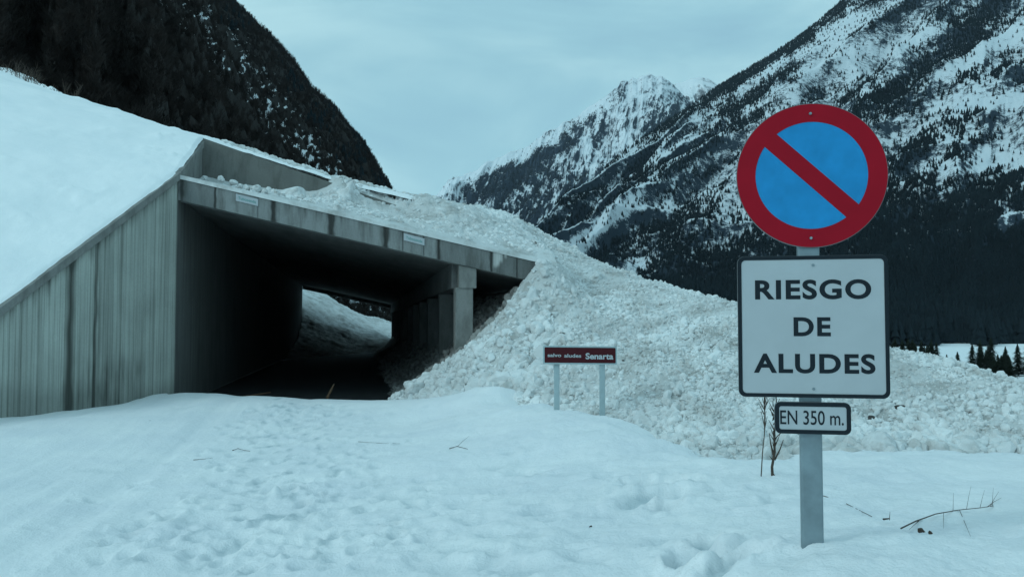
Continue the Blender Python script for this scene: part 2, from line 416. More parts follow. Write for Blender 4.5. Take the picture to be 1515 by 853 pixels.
# ------------------------------------------------------------------ avalanche cone (debris) : front, over the roof, down to the right
def yz(px, py, Y): return tuple(atY(px, py, Y))
u_front = [P(*a) for a in [
    (600, 584, 20.4), (650, 588, 19.0), (700, 575, 18.2), (745, 572, 17.9), (800, 594, 16.1), (860, 613, 14.9), (950, 641, 13.2),
    (1000, 668, 11.7), (1060, 694, 10.3), (1200, 682, 10.6), (1350, 682, 10.8), (1515, 682, 10.8), (1750, 684, 10.9), (2000, 700, 11),
    (800, 500, 19.3), (745, 520, 19.0), (860, 540, 17.0), (950, 560, 15.6), (1050, 600, 13.6), (900, 460, 20.5), (1000, 500, 17.8),
    (1130, 560, 14.7), (1300, 600, 13.1), (1450, 620, 12.3), (830, 430, 21.8)]]
u_front += [yz(806, 388, 20.95), yz(760, 440, 20.9), yz(700, 508, 20.9), yz(640, 550, 20.9), yz(600, 580, 21.0)]
u_ridge = [P(*a) for a in [(760, 322, 27.6), (790, 338, 27.2), (830, 366, 26.0), (860, 386, 25.3), (900, 402, 24.4), (960, 417, 23.2),
    (1040, 437, 21.8), (1090, 450, 20.9), (1200, 481, 19.0), (1315, 514, 17.0), (1400, 537, 15.7), (1515, 569, 14.3), (1650, 610, 13.4), (1850, 650, 13)]]
u_back = [(p[0] * 1.35, p[1] * 1.35, p[2] - 3.6) for p in u_ridge]
u_in = []
for Yq in (26, 35, 50, 64):
    u_in += [(3.6, Yq, 2.2), (2.6, Yq, 1.1), (1.7, Yq, .25), (1.0, Yq, -.12), (0, Yq, -.3)]
s_pts = [P(0, 455, 15.2), P(131, 357, 16.97), P(200, 304, 18.3)]
s_pts = []
for s in np.linspace(0, S_END, 7):
    q = W_A + wd * s; s_pts.append((q[0], q[1], wing_top(s) + .03))
s_pts += [(XL, PY + .1, R_top[2] + .03), (XL, 22.5, (zA + R_top[2]) / 2 + .03)]
s_pts += [P(*a) for a in [(270, 197, 25.2), (250, 191, 26), (180, 177, 27.5), (130, 167, 28), (100, 152, 29), (60, 141, 30), (0, 134, 31), (-150, 115, 32), (-350, 110, 32)]]
bk = [P(*a) for a in [(345, 221, 24.6), (400, 234, 24.6), (450, 249, 24.6), (485, 262, 24.7), (515, 270, 25.3), (560, 284, 25.6), (620, 298, 26), (700, 309, 26.8), (760, 320, 27.4)]]
s_pts += bk
s_pts += [P(320, 211, 24.7)]
s_pts += [(p[0] * 1.3, p[1] * 1.3, p[2] - .6) for p in bk] + [(-7, 36, 7.5), (-14, 38, 9), (-22, 40, 9), (5, 33, 3.2)]
s_pts += [tuple(a) for a in u_ridge[:5]] + [yz(806, 387, 21.1), P(815, 372, 22.6), tuple(P(840, 400, 23)), P(870, 420, 22.5), (4.6, 24.1, 4.35), (5.2, 29.5, 3.9)]
SL = TPS(s_pts, .01)
C_all = TPS(u_front + u_ridge + u_back + [(2.6, 23, 1.1), (1.7, 23, .25), (3.6, 23, 2.2)] + [(-2, 21.5, -.4), (-2, 19, -.4), (2, 14, -.5), (8, 6, -.9), (0, 17, -.6), (16, 2, -.8)], .01)
def rubble(X, Y, k=1.0):
    w_ = .35 + .65 * sstep(-.25, .35, fbm(X * .35, Y * .35, 3, 40))
    toe = np.exp(-(((X - 3.2) / 2.0) ** 2 + ((Y - 18.3) / 2.2) ** 2))
    z = .15 * worley(X * 1.7, Y * 1.7, 1) * (w_ * .25 + toe * .9) + .07 * worley(X * 3.9 + .4 * pn(X, Y, 3), Y * 3.9, 2) * w_ + .05 * worley(X * 9 + pn(X * 2, Y * 2, 5), Y * 9, 3) + .028 * worley(X * 19, Y * 19, 4)
    z = z + .16 * fbm(X * .5, Y * .5, 3, 50) + .05 * fbm(X * 3, Y * 3, 4, 51) + .03 * fbm(X * 11, Y * 11, 3, 52)
    return (z - .09) * k
def C(X, Y):
    Z = C_all(X, Y) + rubble(X, Y)
    w_ = sstep(XR + 2.6, XR + .15, X) * sstep(YP + .05, YP + .8, Y)
    Z = Z * (1 - w_) + (SL(X, Y) + rubble(X, Y)) * w_
    ins = (Y > YP + .02) & (X < XR + .02)
    Z = np.where(ins, C_all(X, Y) + rubble(X, Y), Z)
    return np.where(ins, np.minimum(Z, under(X) - .02 + 0 * Z), Z)
azc = np.radians(np.arange(-1.5, 66, .075)); rc = 9.0 * 1.0031 ** np.arange(0, 500)
AZ, RR = np.meshgrid(azc, rc, indexing='ij'); X = RR * np.sin(AZ); Y = RR * np.cos(AZ)
Z = C(X, Y)
Z = Z - .5 * sstep(1.3, .6, X) * sstep(20.2, 20.9, Y)
mask = ~((Y > 21.7) & (X < XR + .05))[:-1, :-1]
o = grid_obj('avalanche_debris', X, Y, Z, M_DEB, mask); tag(o, kind='stuff')
# debris inside along the columns
xs = np.arange(.3, XR, .05); ys = np.arange(21.4, 66, .09); XX, YY = np.meshgrid(xs, ys, indexing='ij')
prof = np.interp(XX, [.3, 1.0, 1.7, 2.6, 3.6, XR], [-.3, -.12, .25, 1.05, 2.2, 3.0])
pw_ = sstep(24.5, 22, YY); prof = prof * (1 - pw_) + (C_all(XX, YY) - .3 * sstep(1.3, .6, XX)) * pw_ + .015 * (YY < 21.7)
ZZ = np.minimum(prof + rubble(XX, YY), under(XX) - .03)
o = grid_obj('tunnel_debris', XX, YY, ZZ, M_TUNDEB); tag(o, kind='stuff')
# snow slope outside the far portal, spilling in from the left
fpts = [P(445, 424, 68), P(470, 430, 69), P(495, 442, 70), P(520, 463, 71), P(550, 470, 72), P(583, 478, 73), P(640, 500, 74), P(380, 380, 68), P(445, 500, 58), P(500, 513, 59.5), P(540, 514, 61), P(575, 507, 63), P(440, 470, 62), P(600, 505, 66), P(640, 505, 68),
        (-12, 80, 0), (0, 84, 0), (9, 84, 0), (1, 49, -.4), (-4, 47, -.3), (0, 44, -.4)]
FT = TPS(fpts, .05); xs = np.arange(-9, 9, .12); ys = np.arange(46, 84, .12); XX, YY = np.meshgrid(xs, ys, indexing='ij')
ZZ = FT(XX, YY) + rubble(XX, YY, 1.6); ZZ = np.where((YY < YF + .2) & (XX < XL), -1, ZZ)
o = grid_obj('far_snow_slope', XX, YY, ZZ, M_DEB); tag(o, kind='stuff')

# snow on the roof ledge in front of the parapet
def par_top(x):
    a = atY(301, 204.5, PY); b = atY(608, 311, PY); return a[2] + (x - a[0]) * (b[2] - a[2]) / (b[0] - a[0])
r_pts = []
for px in (262, 330, 400, 470, 540, 600, 660, 720, 770, 800):
    a = atY(px, 262 + (px - 262) * 126 / 541 - 1, YP + .05); r_pts.append((a[0], a[1], a[2] + .02))
r_pts += [yz(300, 266, 23.6), yz(330, 273, 23.6), yz(365, 281, 23.6), yz(400, 288, 23.6), yz(440, 294, 23.6), yz(478, 304, 23.6)]
r_pts += [yz(505, 268, 24.0), yz(520, 280, 24.0), yz(533, 304, 23.7), yz(560, 312, 23.7), yz(585, 317, 23.7), yz(606, 316, 23.7),
          yz(500, 297, 23.0), yz(700, 340, 22.4), yz(600, 328, 22.2), yz(420, 294, 22.6)]
for xq in (1.7, 2.3, 3.0, 3.8, XR + .2): r_pts += [(xq, 24.15, float(SL(xq, 24.3)) + .04), (xq, 24.6, float(SL(xq, 24.6)) + .04)]
for yq in (21.8, 22.6, 23.4): r_pts.append((XR + .25, yq, float(SL(XR + .25, yq))))
RS = TPS(r_pts, .002)
xs = np.arange(XL + .02, XR + .4, .03); ys = np.r_[np.arange(YP - .02, 24.5, .035)]; XX, YY = np.meshgrid(xs, ys, indexing='ij')
ZR = RS(XX, YY)
edge = sstep(YP + .1, YP + 1.5, YY)
ZZ = ZR + rubble(XX, YY, 1) * (.15 + .85 * edge) * (.25 + .75 * sstep(-2.0, .8, XX)) + .03
ZZ = np.where(YY < YP + .01, fas_top(XX) - .03, ZZ)
ZZ = np.where(YY > PY + .05, np.where(XX > 1.5, ZZ, np.minimum(ZZ, par_top(XX) + np.where(XX > -.9, .2, -.1))), ZZ)
o = grid_obj('roof_snow', XX, YY, ZZ, M_DEB); tag(o, kind='stuff')

# snow slope above the wing wall, and behind the parapet
bnd = [(W_0[0], W_0[1]), (W_A[0], W_A[1]), (XL, PY + .12), (XR + .35, PY + .12)]
seg = [np.linalg.norm(np.subtract(bnd[i + 1], bnd[i])) for i in range(3)]; cum = np.r_[0, np.cumsum(seg)]
ss = np.arange(0, cum[-1], .045); bx = np.interp(ss, cum, [b[0] for b in bnd]); by = np.interp(ss, cum, [b[1] for b in bnd])
th = np.interp(ss, [0, cum[1] + .2, cum[2] - .6, cum[2] + .4, cum[3]], [math.radians(176), math.radians(160), math.radians(130), math.radians(100), math.radians(88)])
tt = np.r_[0, .04 * 1.028 ** np.arange(0, 125)].cumsum() * .42
S_, T_ = np.meshgrid(np.arange(len(ss)), tt, indexing='ij')
XX = bx[S_] + np.cos(th[S_]) * T_; YY = by[S_] + np.sin(th[S_]) * T_
ZZ = SL(XX, YY)
rough = sstep(cum[2] - 1.5, cum[2] + 1, ss)[S_] * sstep(0, .2, T_)
ZZ = ZZ + .10 * fbm(XX * .5, YY * .5, 4, 60) * sstep(0, 1, T_) + .018 * fbm(XX * 4, YY * 4, 4, 61) + .05 * sstep(.2, .6, fbm(XX * 1.3, YY * 1.3, 3, 62)) * sstep(.1, .5, T_) + .05 * fbm(bx[S_] * 1.5, by[S_] * 1.5, 3, 63) * sstep(.9, .0, T_) + rubble(XX, YY) * rough * .8
ZZ = ZZ - .05 * sstep(0.15, 0, T_)
o = grid_obj('snow_slope', XX, YY, ZZ, M_BANK, flip=True); tag(o, kind='structure')

# ------------------------------------------------------------------ the gallery
gal = empty('avalanche_gallery', ((XL + XR) / 2, YP, 0))
tag(gal, 'concrete avalanche gallery over the road, half buried in snow debris', 'road tunnel')
def stain_grid(o_, du, dv, nu, nv, org, stain, parent_name, mat, nrm, disp=None, lime=None):
    u = np.linspace(0, 1, nu); v = np.linspace(0, 1, nv); U, V_ = np.meshgrid(u, v, indexing='ij')
    return U, V_
# wing wall: fine front face over a solid core
nu, nv = 900, 90
u = np.linspace(0, S_END, nu); v = np.linspace(0, 1, nv); U, V_ = np.meshgrid(u, v, indexing='ij')
ZT = wing_top(U); ZB_ = -.8 + 0 * ZT; ZZ = ZB_ + (np.maximum(ZT, -.5) - ZB_) * V_
nrm = np.array([wd[1], -wd[0]]); nrm = nrm if nrm[0] > 0 else -nrm
XX = W_A[0] + wd[0] * U; YY = W_A[1] + wd[1] * U
PXw, PYw = proj(XX, YY, ZZ)
brd = np.floor(U / .13); bo = (_perm[brd.astype(int) & 1023] / 1024.0 - .5)
ed = np.abs((U / .13) % 1 - .5) * 2
dsp = .010 * bo - .012 * (ed > .84)
def s_at(px):
    k = np.argmin(np.abs(PXw[:, nv // 2] - px)); return u[k]
st = .14 * (bo > .1) + .10 * (bo < -.3) + .32 * (ed > .84) * np.clip(.6 + .8 * fbm(U * 2, ZZ * .5, 3, 77), 0, 1) + .22 * np.clip(fbm(U * 3.0, ZZ * .22, 4, 70), 0, 1)
wob = .05 * pn(ZZ * 1.3, U * 0, 71)
topd = ZT - ZZ
for px, wdt, amt in ((103, .10, .75), (141, .05, .85), (178, .02, .5), (55, .015, .3), (228, .02, .25), (262, .03, .6), (243, .015, .3), (28, .015, .3), (300, .02, .4)):
    st += amt * np.exp(-((U - s_at(px) - wob * (wdt > .04)) / wdt) ** 2) * (1 if wdt < .04 else .55 + .45 * np.clip(1.2 - topd * .15, 0, 1))
st += .32 * sstep(s_at(176), s_at(178), U) * 0 + .30 * ((U > s_at(178)) & (U < s_at(144))) * (.6 + .6 * fbm(U * 4, ZZ * .5, 3, 72))
for px, py, rx, rz, a_ in ((160, 560, .4, .6, .22), (197, 550, .3, .3, .28), (122, 545, .35, .9, .18), (110, 590, .5, .4, .15), (222, 455, .12, .35, .2)):
    st += a_ * np.exp(-((PXw - px) / (rx * 75)) ** 2 - ((PYw - py) / (rz * 75)) ** 2) * np.clip(1 + 1.5 * fbm(U * 8, ZZ * 1.2, 3, 73), 0, 2)
st += .5 * sstep(.5, 0, topd + .35 * fbm(U * 5, U * 0, 4, 74)) * 1.0
st += .6 * np.exp(-((U - s_at(71)) / .05) ** 2) * sstep(.9, .15, topd)
st += .25 * sstep(.5, 0, ZZ - (.15 + .05 * U) + .3 * fbm(U * 2, U * 0, 3, 75))
me = mesh_np('wing_wall', np.stack([XX + nrm[0] * dsp, YY + nrm[1] * dsp, ZZ], -1).reshape(-1, 3), grid_faces(nu, nv), True)
fattr(me, 'stain', np.clip(st, 0, 1)); fattr(me, 'lime', 0 * st)
core = MB(); n2 = nrm * -.02; n3 = nrm * -.45
a0 = (*(W_A + n2),); a1 = (*(W_0 + n2),); b0 = (*(W_A + n3),); b1 = (*(W_0 + n3),)
core.prism([(*a0, -.9), (*a1, -.9), (*b1, -.9), (*b0, -.9)], [(*a0, zA - .02), (*a1, wing_top(S_END) - .02), (*b1, wing_top(S_END) - .02), (*b0, zA - .02)])
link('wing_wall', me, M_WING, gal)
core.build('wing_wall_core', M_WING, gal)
# coping
cp = MB()
def cop(pA, pB, zA_, zB_, n, parent=None):
    o1, o2 = np.array(n) * .045, np.array(n) * -.42
    lo, hi = -.16, .02
    cp.prism([(*(pA + o1), zA_ + lo), (*(pA + o2), zA_ + lo), (*(pA + o2), zA_ + hi), (*(pA + o1), zA_ + hi)],
             [(*(pB + o1), zB_ + lo), (*(pB + o2), zB_ + lo), (*(pB + o2), zB_ + hi), (*(pB + o1), zB_ + hi)])
cop(W_A, W_0, zA, wing_top(S_END), nrm)
cp.build('wing_coping', M_COL, gal, .01)
# return wall above the roof
RTZ = R_top[2]
rw = MB(); rz = fas_top(XL) - .05; rw.prism([(XL, YP, rz), (XL - .4, YP, rz), (XL - .4, PY + .3, rz), (XL, PY + .3, rz)], [(XL, YP, zA - .16), (XL - .4, YP, zA - .16), (XL - .4, PY + .3, RTZ - .1), (XL, PY + .3, RTZ - .1)])
rw.build('return_wall', M_COL, gal)
cp2 = MB(); cpx = cp; cp = cp2; cop(np.array([XL, YP + .02]), np.array([XL, PY + .3]), zA + .01, RTZ + .04, (1, 0)); cp.build('return_coping', M_COL, gal, .01)
# parapet across the roof
def top0(x): return fas_top(x) - .06
pr = MB(); x0, x1 = XL + .005, XR + .1
pr.prism([(x0, PY, top0(x0)), (x1, PY, top0(x1)), (x1, PY + .3, top0(x1)), (x0, PY + .3, top0(x0))], [(x0, PY, par_top(x0)), (x1, PY, par_top(x1)), (x1, PY + .3, par_top(x1)), (x0, PY + .3, par_top(x0))])
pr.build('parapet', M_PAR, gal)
# side wall inside
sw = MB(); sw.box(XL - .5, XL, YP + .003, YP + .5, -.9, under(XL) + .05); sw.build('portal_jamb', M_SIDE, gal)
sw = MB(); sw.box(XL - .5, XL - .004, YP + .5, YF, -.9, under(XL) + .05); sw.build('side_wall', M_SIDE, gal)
# roof slab
sl = MB(); ya, yb = YP + .10, YF
def top(x): return fas_top(x) - .03
sl.prism([(XL - .5, ya, under(XL - .5) + .03), (XR, ya, under(XR) + .03), (XR, ya, top(XR)), (XL - .5, ya, top(XL - .5))],
         [(XL - .5, yb, under(XL - .5) + .03), (XR, yb, under(XR) + .03), (XR, yb, top(XR)), (XL - .5, yb, top(XL - .5))])
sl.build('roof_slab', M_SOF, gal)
# haunch beam along the column tops and cross ribs
hb = MB(); hx0, hx1 = XC - .28, XC + .32
hb.prism([(hx0, YP + .45, under(XC) - .55), (hx1, YP + .45, under(XC) - .55), (hx1, YP + .45, under(hx1) + .05), (hx0, YP + .45, under(hx0) + .05)],
         [(hx0, YF, under(XC) - .55), (hx1, YF, under(XC) - .55), (hx1, YF, under(hx1) + .05), (hx0, YF, under(hx0) + .05)])
hb.build('edge_beam', M_SOF, gal)
# fascia : fine face with panel joints
nu, nv = 620, 26
xL, xR = XL - .0, XR
u = np.linspace(xL, xR, nu); v = np.linspace(0, 1, nv); U, V_ = np.meshgrid(u, v, indexing='ij')
ZZ = fas_top(U) - FH * (1 - V_)
def x_at(px): return atY(px, 330, YP)[0]
jn = [318, 381, 404, 490, 571, 596, 627, 649, 727, 765]
st = .25 * np.clip(fbm(U * 3, V_ * .6, 4, 80), 0, 1) + .1; dsp = 0 * U; lime = 0 * U
for px in jn:
    xj = x_at(px); dsp = dsp + .012 * (np.abs(U - xj) < .012); st = st + .5 * np.exp(-((U - xj) / .015) ** 2)
for px, wd_, am in ((404, .07, .95), (490, .085, .95), (571, .075, .95), (649, .04, .6), (727, .04, .5), (268, .05, .5), (318, .03, .4)):
    xj = x_at(px); ww = wd_ * (1 + .5 * pn(V_ * 2.5, U * 0 + px, 81)) ; st = st + am * np.exp(-np.abs((U - xj - .02 * pn(V_ * 3, U * 0 + px, 82)) / ww) ** 3)
drip = np.clip(fbm(U * 9, U * 0, 3, 83) + .15, 0, 1)
for a_, b_ in ((410, 560), (575, 640)):
    st = st + .9 * drip * sstep(x_at(a_), x_at(a_ + 25), U) * sstep(x_at(b_), x_at(b_ - 25), U) * sstep(.25, .95, V_)
st = st + .35 * sstep(.86, 1, V_)
warm = ((U > x_at(649)) * .28 + (U > x_at(735)) * .12 + (U < x_at(318)) * .25); st = st + warm
for px, h_, w_ in ((733, .85, .055), (741, .55, .05), (748, .3, .035), (737, .75, .04)):
    lime = lime + sstep(h_, h_ - .25, V_ * -1 + 1.0 - (1 - h_) * 0) * np.exp(-((U - x_at(px)) / w_) ** 4) * .75
me = mesh_np('fascia', np.stack([U, YP + dsp + .004 * fbm(U * 2, V_ * 2, 3, 84), ZZ], -1).reshape(-1, 3), grid_faces(nu, nv), True)
fattr(me, 'stain', np.clip(st, 0, .92)); fattr(me, 'lime', np.clip(lime, 0, 1)); link('fascia', me, M_FASC, gal)
fc = MB(); fc.prism([(xL, YP + .02, under(xL)), (xR, YP + .02, under(xR)), (xR, YP + .02, fas_top(xR) - .005), (xL, YP + .02, fas_top(xL) - .005)],
                    [(xL, YP + .42, under(xL)), (xR, YP + .42, under(xR)), (xR, YP + .42, fas_top(xR) - .005), (xL, YP + .42, fas_top(xL) - .005)])
fc.poly([(xL, YP, under(xL)), (xR, YP, under(xR)), (xR, YP + .03, under(xR)), (xL, YP + .03, under(xL))], [(0, 1, 2, 3)])
fc.poly([(xR, YP, under(xR)), (xR, YP, fas_top(xR)), (xR, YP + .03, fas_top(xR)), (xR, YP + .03, under(xR))], [(0, 1, 2, 3)])
fc.poly([(xL, YP, fas_top(xL)), (xR, YP, fas_top(xR)), (xR, YP + .03, fas_top(xR)), (xL, YP + .03, fas_top(xL))], [(0, 1, 2, 3)])
fc.build('fascia_core', M_FASC, gal)
# columns
yk = YP + .06; ncol = 0
while yk < YF:
    c0 = MB(); c0.box(XC - .22, XC + .22, yk + .03, yk + .48, -.6, under(XC) - .54); 
    c_ = c0.build('column', M_COL, gal, .015)
    c1 = MB(); tz = under(XC - .14) + .01
    c1.prism([(XC - .14, yk, under(XC) - .56), (XC + .30, yk, under(XC) - .56), (XC + .30, yk + .55, under(XC) - .56), (XC - .14, yk + .55, under(XC) - .56)],
             [(XC - .14, yk, under(XC - .14) - .004), (XC + .30, yk, under(XC + .30) - .004), (XC + .30, yk + .55, under(XC + .3) - .004), (XC - .14, yk + .55, under(XC - .14) - .004)])
    c1.build('column_head', M_COL, c_ if False else gal, .01)
    yk += 4.35
# far end lintel
fl = MB(); fl.prism([(XL, YF, under(XL) - .25), (XR, YF, under(XR) - .25), (XR, YF, under(XR) + .5), (XL, YF, under(XL) + .5)], [(XL, YF + .4, under(XL) - .25), (XR, YF + .4, under(XR) - .25), (XR, YF + .4, under(XR) + .5), (XL, YF + .4, under(XL) + .5)])
fl.build('far_lintel', M_SOF, gal)

# ------------------------------------------------------------------ text helper
def text_mesh(txt, h, depth=.002, bold=0.0, xs=1.0, spacing=1.0):
    cu = bpy.data.curves.new('t', 'FONT'); cu.body = txt; cu.size = 1; cu.extrude = 0; cu.offset = bold; cu.space_character = spacing
    cu.align_x = 'LEFT'; cu.resolution_u = 6
    to = bpy.data.objects.new('t', cu); COL.objects.link(to)
    bpy.context.view_layer.update()
    me = bpy.data.meshes.new_from_object(to.evaluated_get(bpy.context.evaluated_depsgraph_get()))
    bpy.data.objects.remove(to)
    v = np.array([q.co[:] for q in me.vertices]); cap = v[:, 1].max() - v[:, 1].min(); 
    return me, v
def place_text(txt, ctr, ex, ez, nrm_, width, height, mat, name, parent, bold=.02, spacing=1.0):
    """letters fitted to width x height, centred at ctr on the plane spanned by ex, ez"""
    me, v = text_mesh(txt, 1, bold=bold, spacing=spacing)
    mn, mx = v.min(0), v.max(0); c = (mn + mx) / 2
    sx_, sy_ = width / (mx[0] - mn[0]), height / (mx[1] - mn[1])
    W = np.array(ctr)[None] + np.outer((v[:, 0] - c[0]) * sx_, ex) + np.outer((v[:, 1] - c[1]) * sy_, ez) + np.array(nrm_)[None] * .0
    me.vertices.foreach_set('co', W.astype(np.float32).ravel()); me.update()
    o_ = link(name, me, mat, parent)
    return o_
def rrect(w_, h_, r, n=6):
    pts = []
    for cx, cy, a0 in ((w_ / 2 - r, h_ / 2 - r, 0), (-w_ / 2 + r, h_ / 2 - r, 90), (-w_ / 2 + r, -h_ / 2 + r, 180), (w_ / 2 - r, -h_ / 2 + r, 270)):
        for k in range(n + 1):
            t = math.radians(a0 + 90 * k / n); pts.append((cx + r * math.cos(t), cy + r * math.sin(t)))
    return pts
def plate(ctr, ex, ez, nn, pts, d0, d1):
    """closed plate: outline pts on the plane, from offset d0 to d1 along the normal"""
    f = lambda p, d: np.array(ctr) + p[0] * ex + p[1] * ez + nn * d
    m = MB(); m.prism([f(p, d0) for p in pts], [f(p, d1) for p in pts]); return m
def ringpl(ctr, ex, ez, nn, po, pi, d0, d1):
    f = lambda p, d: np.array(ctr) + p[0] * ex + p[1] * ez + nn * d
    n = len(po); m = MB()
    vs = [f(p, d0) for p in po] + [f(p, d1) for p in po] + [f(p, d0) for p in pi] + [f(p, d1) for p in pi]
    fs = []
    for i in range(n):
        j = (i + 1) % n
        fs += [(i, j, n + j, n + i), (2 * n + j, 2 * n + i, 3 * n + i, 3 * n + j), (n + i, n + j, 3 * n + j, 3 * n + i), (j, i, 2 * n + i, 2 * n + j)]
    m.poly(vs, fs); return m

# ------------------------------------------------------------------ the big road sign
SD = 4.44; ths = math.radians(11)
ex2 = RT * math.cos(ths) - FW * math.sin(ths); ex = np.array([ex2[0], ex2[1], 0]); ez = np.array([0, 0, 1.0])
nn = np.array([ex2[1], -ex2[0], 0]); nn = nn if nn[:2] @ FW < 0 else -nn
S0 = P(1201, 481, SD)
def sgn(px, py, d=0.0):
    """point of the sign plane (moved d towards the viewer) seen at a pixel of the survey"""
    l, v = ray(px, py); dr = np.array([*(FW + l * RT), v]); o0 = np.array([0, 0, CZ])
    t = ((S0 + nn * d - o0) @ nn) / (dr @ nn); return o0 + dr * t
base = sgn(1200, 812)
rs = empty('road_sign', (base[0], base[1], base[2])); tag(rs, 'tall road sign with red and blue disc above white avalanche warning panel', 'road sign')
wpost = np.linalg.norm(sgn(1216, 740) - sgn(1183, 740))
def polebox(c, w_, d_, z0, z1, off):
    m = MB(); pts = rrect(w_, d_, .012, 3); f = lambda p, z: (c[0] + p[0] * ex[0] + (p[1] + off) * nn[0], c[1] + p[0] * ex[1] + (p[1] + off) * nn[1], z)
    m.prism([f(p, z0) for p in pts], [f(p, z1) for p in pts]); return m
pc = sgn(1200, 600)
polebox(pc, wpost, .055, base[2] - .4, sgn(1200, 185)[2], -.032).build('post', M_GALV, rs)
# disc
dc = sgn(1199.5, 260); R_ = .5 * np.linalg.norm(sgn(1199.5, 153.5) - sgn(1199.5, 366)); circ = lambda r, n=96: [(r * math.cos(2 * math.pi * k / n), r * math.sin(2 * math.pi * k / n)) for k in range(n)]
disc = plate(dc, ex, ez, nn, circ(R_), .0, .012).build('prohibition_disc', M_BACK, rs)
def sub(o_, parent):
    o_.parent = parent; o_.matrix_parent_inverse = Matrix.Identity(4)
sub(plate(dc, ex, ez, nn, circ(R_ * .76), .0122, .0135).build('blue_field', M_BLUE, None), disc)
sub(ringpl(dc, ex, ez, nn, circ(R_ * .992), circ(R_ * .742), .0124, .0155).build('red_ring', M_RED, None), disc)
a45 = math.radians(-43.5); L_, W_ = R_ * .75, R_ * .118
dx, dz = math.cos(a45), math.sin(a45)
sub(plate(dc, ex, ez, nn, [(dx * L_ - dz * -W_ * -1 * -1, dz * L_ + dx * -W_), (dx * L_ + -dz * W_, dz * L_ + dx * W_), (-dx * L_ + -dz * W_, -dz * L_ + dx * W_), (-dx * L_ + dz * W_, -dz * L_ - dx * W_)], .0138, .0150).build('red_bar', M_RED, None), disc)
# main panel
pl, pr_ = sgn(1091.5, 483), sgn(1314, 483); pw = np.linalg.norm(pr_ - pl); pcn = (pl + pr_) / 2
zt, zb = sgn(1202, 378.5)[2], sgn(1205, 587.5)[2]; phh = zt - zb; pcn[2] = (zt + zb) / 2
pnl = plate(pcn, ex, ez, nn, rrect(pw, phh, .035), -.0, .022).build('warning_panel', M_BACK, rs)
bw = pw * .027
sub(plate(pcn, ex, ez, nn, rrect(pw - bw, phh - bw, .03), .0222, .0235).build('white_face', M_WHITE, None), pnl)
sub(ringpl(pcn, ex, ez, nn, rrect(pw - .002, phh - .002, .035), rrect(pw - 2 * bw, phh - 2 * bw, .022), .0224, .0262).build('border', M_BLACK, None), pnl)
mpx = np.linalg.norm(sgn(1260, 483) - sgn(1150, 483)) / 110; mpz = (sgn(1204, 430)[2] - sgn(1204, 530)[2]) / 100
def line(txt, x0, x1, y0, y1, bold, sp, nm, d, par):
    c = sgn((x0 + x1) / 2, (y0 + y1) / 2, d); wd_ = np.linalg.norm(sgn(x1, (y0 + y1) / 2, d) - sgn(x0, (y0 + y1) / 2, d)); hh = abs(sgn(x0, y0, d)[2] - sgn(x0, y1, d)[2])
    return place_text(txt, c, ex, ez, nn, wd_, hh, M_BLACK, nm, par, bold, sp)
for t_, x0, x1, y0, y1 in (('RIESGO', 1116, 1288, 413.5, 442.5), ('DE', 1174, 1229, 469, 497), ('ALUDES', 1114, 1294, 523, 552)):
    sub(line(t_, x0, x1, y0, y1, .032, 1.12, 'lettering', .0245, None), pnl)
# small panel
ql, qr = sgn(1145.5, 617), sgn(1258, 617); qw = np.linalg.norm(qr - ql); qc = (ql + qr) / 2; zt2, zb2 = sgn(1201, 594)[2], sgn(1201, 641)[2]; qc[2] = (zt2 + zb2) / 2; qh = zt2 - zb2
pn2 = plate(qc, ex, ez, nn, rrect(qw, qh, .03), .0, .022).build('distance_panel', M_BACK, rs)
sub(plate(qc, ex, ez, nn, rrect(qw - bw, qh - bw, .025), .0222, .0235).build('white_face', M_WHITE, None), pn2)
sub(ringpl(qc, ex, ez, nn, rrect(qw - .002, qh - .002, .03), rrect(qw - 2.2 * bw, qh - 2.2 * bw, .012), .0224, .0262).build('border', M_BLACK, None), pn2)
sub(line('EN 350 m.', 1154, 1248, 607, 628, .008, 1.0, 'lettering', .0245, None), pn2)
for px, py in ((1203, 392), (1204, 575), (1199, 168), (1200, 352)):
    c = sgn(px, py, .024); MB().tube([c - nn * .004, c + nn * .004], [.008, .007], 8).build('bolt', M_GALV, rs)
for py in (215, 300, 410, 555, 617):      # clamps behind the plates
    c = sgn(1200, py); m = MB(); f = lambda a, b_, z: (c[0] + a * ex[0] + b_ * nn[0], c[1] + a * ex[1] + b_ * nn[1], c[2] + z)
    m.prism([f(-.10, -.07, -.014), f(.10, -.07, -.014), f(.10, -.001, -.014), f(-.10, -.001, -.014)], [f(-.10, -.07, .014), f(.10, -.07, .014), f(.10, -.001, .014), f(-.10, -.001, .014)])
    m.build('clamp', M_GALV, rs)

# ------------------------------------------------------------------ brown sign by the cone
BD = 14.0; bc = P(858, 525, BD); bex = np.array([RT[0], RT[1], 0]); 
rot = math.radians(-2); bex = np.array([RT[0] * math.cos(rot) - FW[0] * math.sin(rot), RT[1] * math.cos(rot) - FW[1] * math.sin(rot), 0]); bn = np.array([bex[1], -bex[0], 0])
bn = bn if bn[:2] @ FW < 0 else -bn
bez = np.array([0, 0, 1.0]); k = BD / FPX
tilt = -1.2 / 108
bexr = bex + np.array([0, 0, tilt])
b0 = P(858, 613, BD)
bs = empty('place_sign', tuple(b0)); tag(bs, 'small maroon name sign on two pale posts before the debris slope', 'name sign')
bp = plate(bc, bexr, bez, bn, rrect(109 * k, 27 * k, .02, 3), 0, .03).build('sign_panel', M_PALE, bs)
def subb(o_, par): o_.parent = par; o_.matrix_parent_inverse = Matrix.Identity(4)
subb(plate(bc, bexr, bez, bn, rrect(105 * k, 22.5 * k, .012, 3), .0302, .033).build('maroon_face', M_MAROON, None), bp)
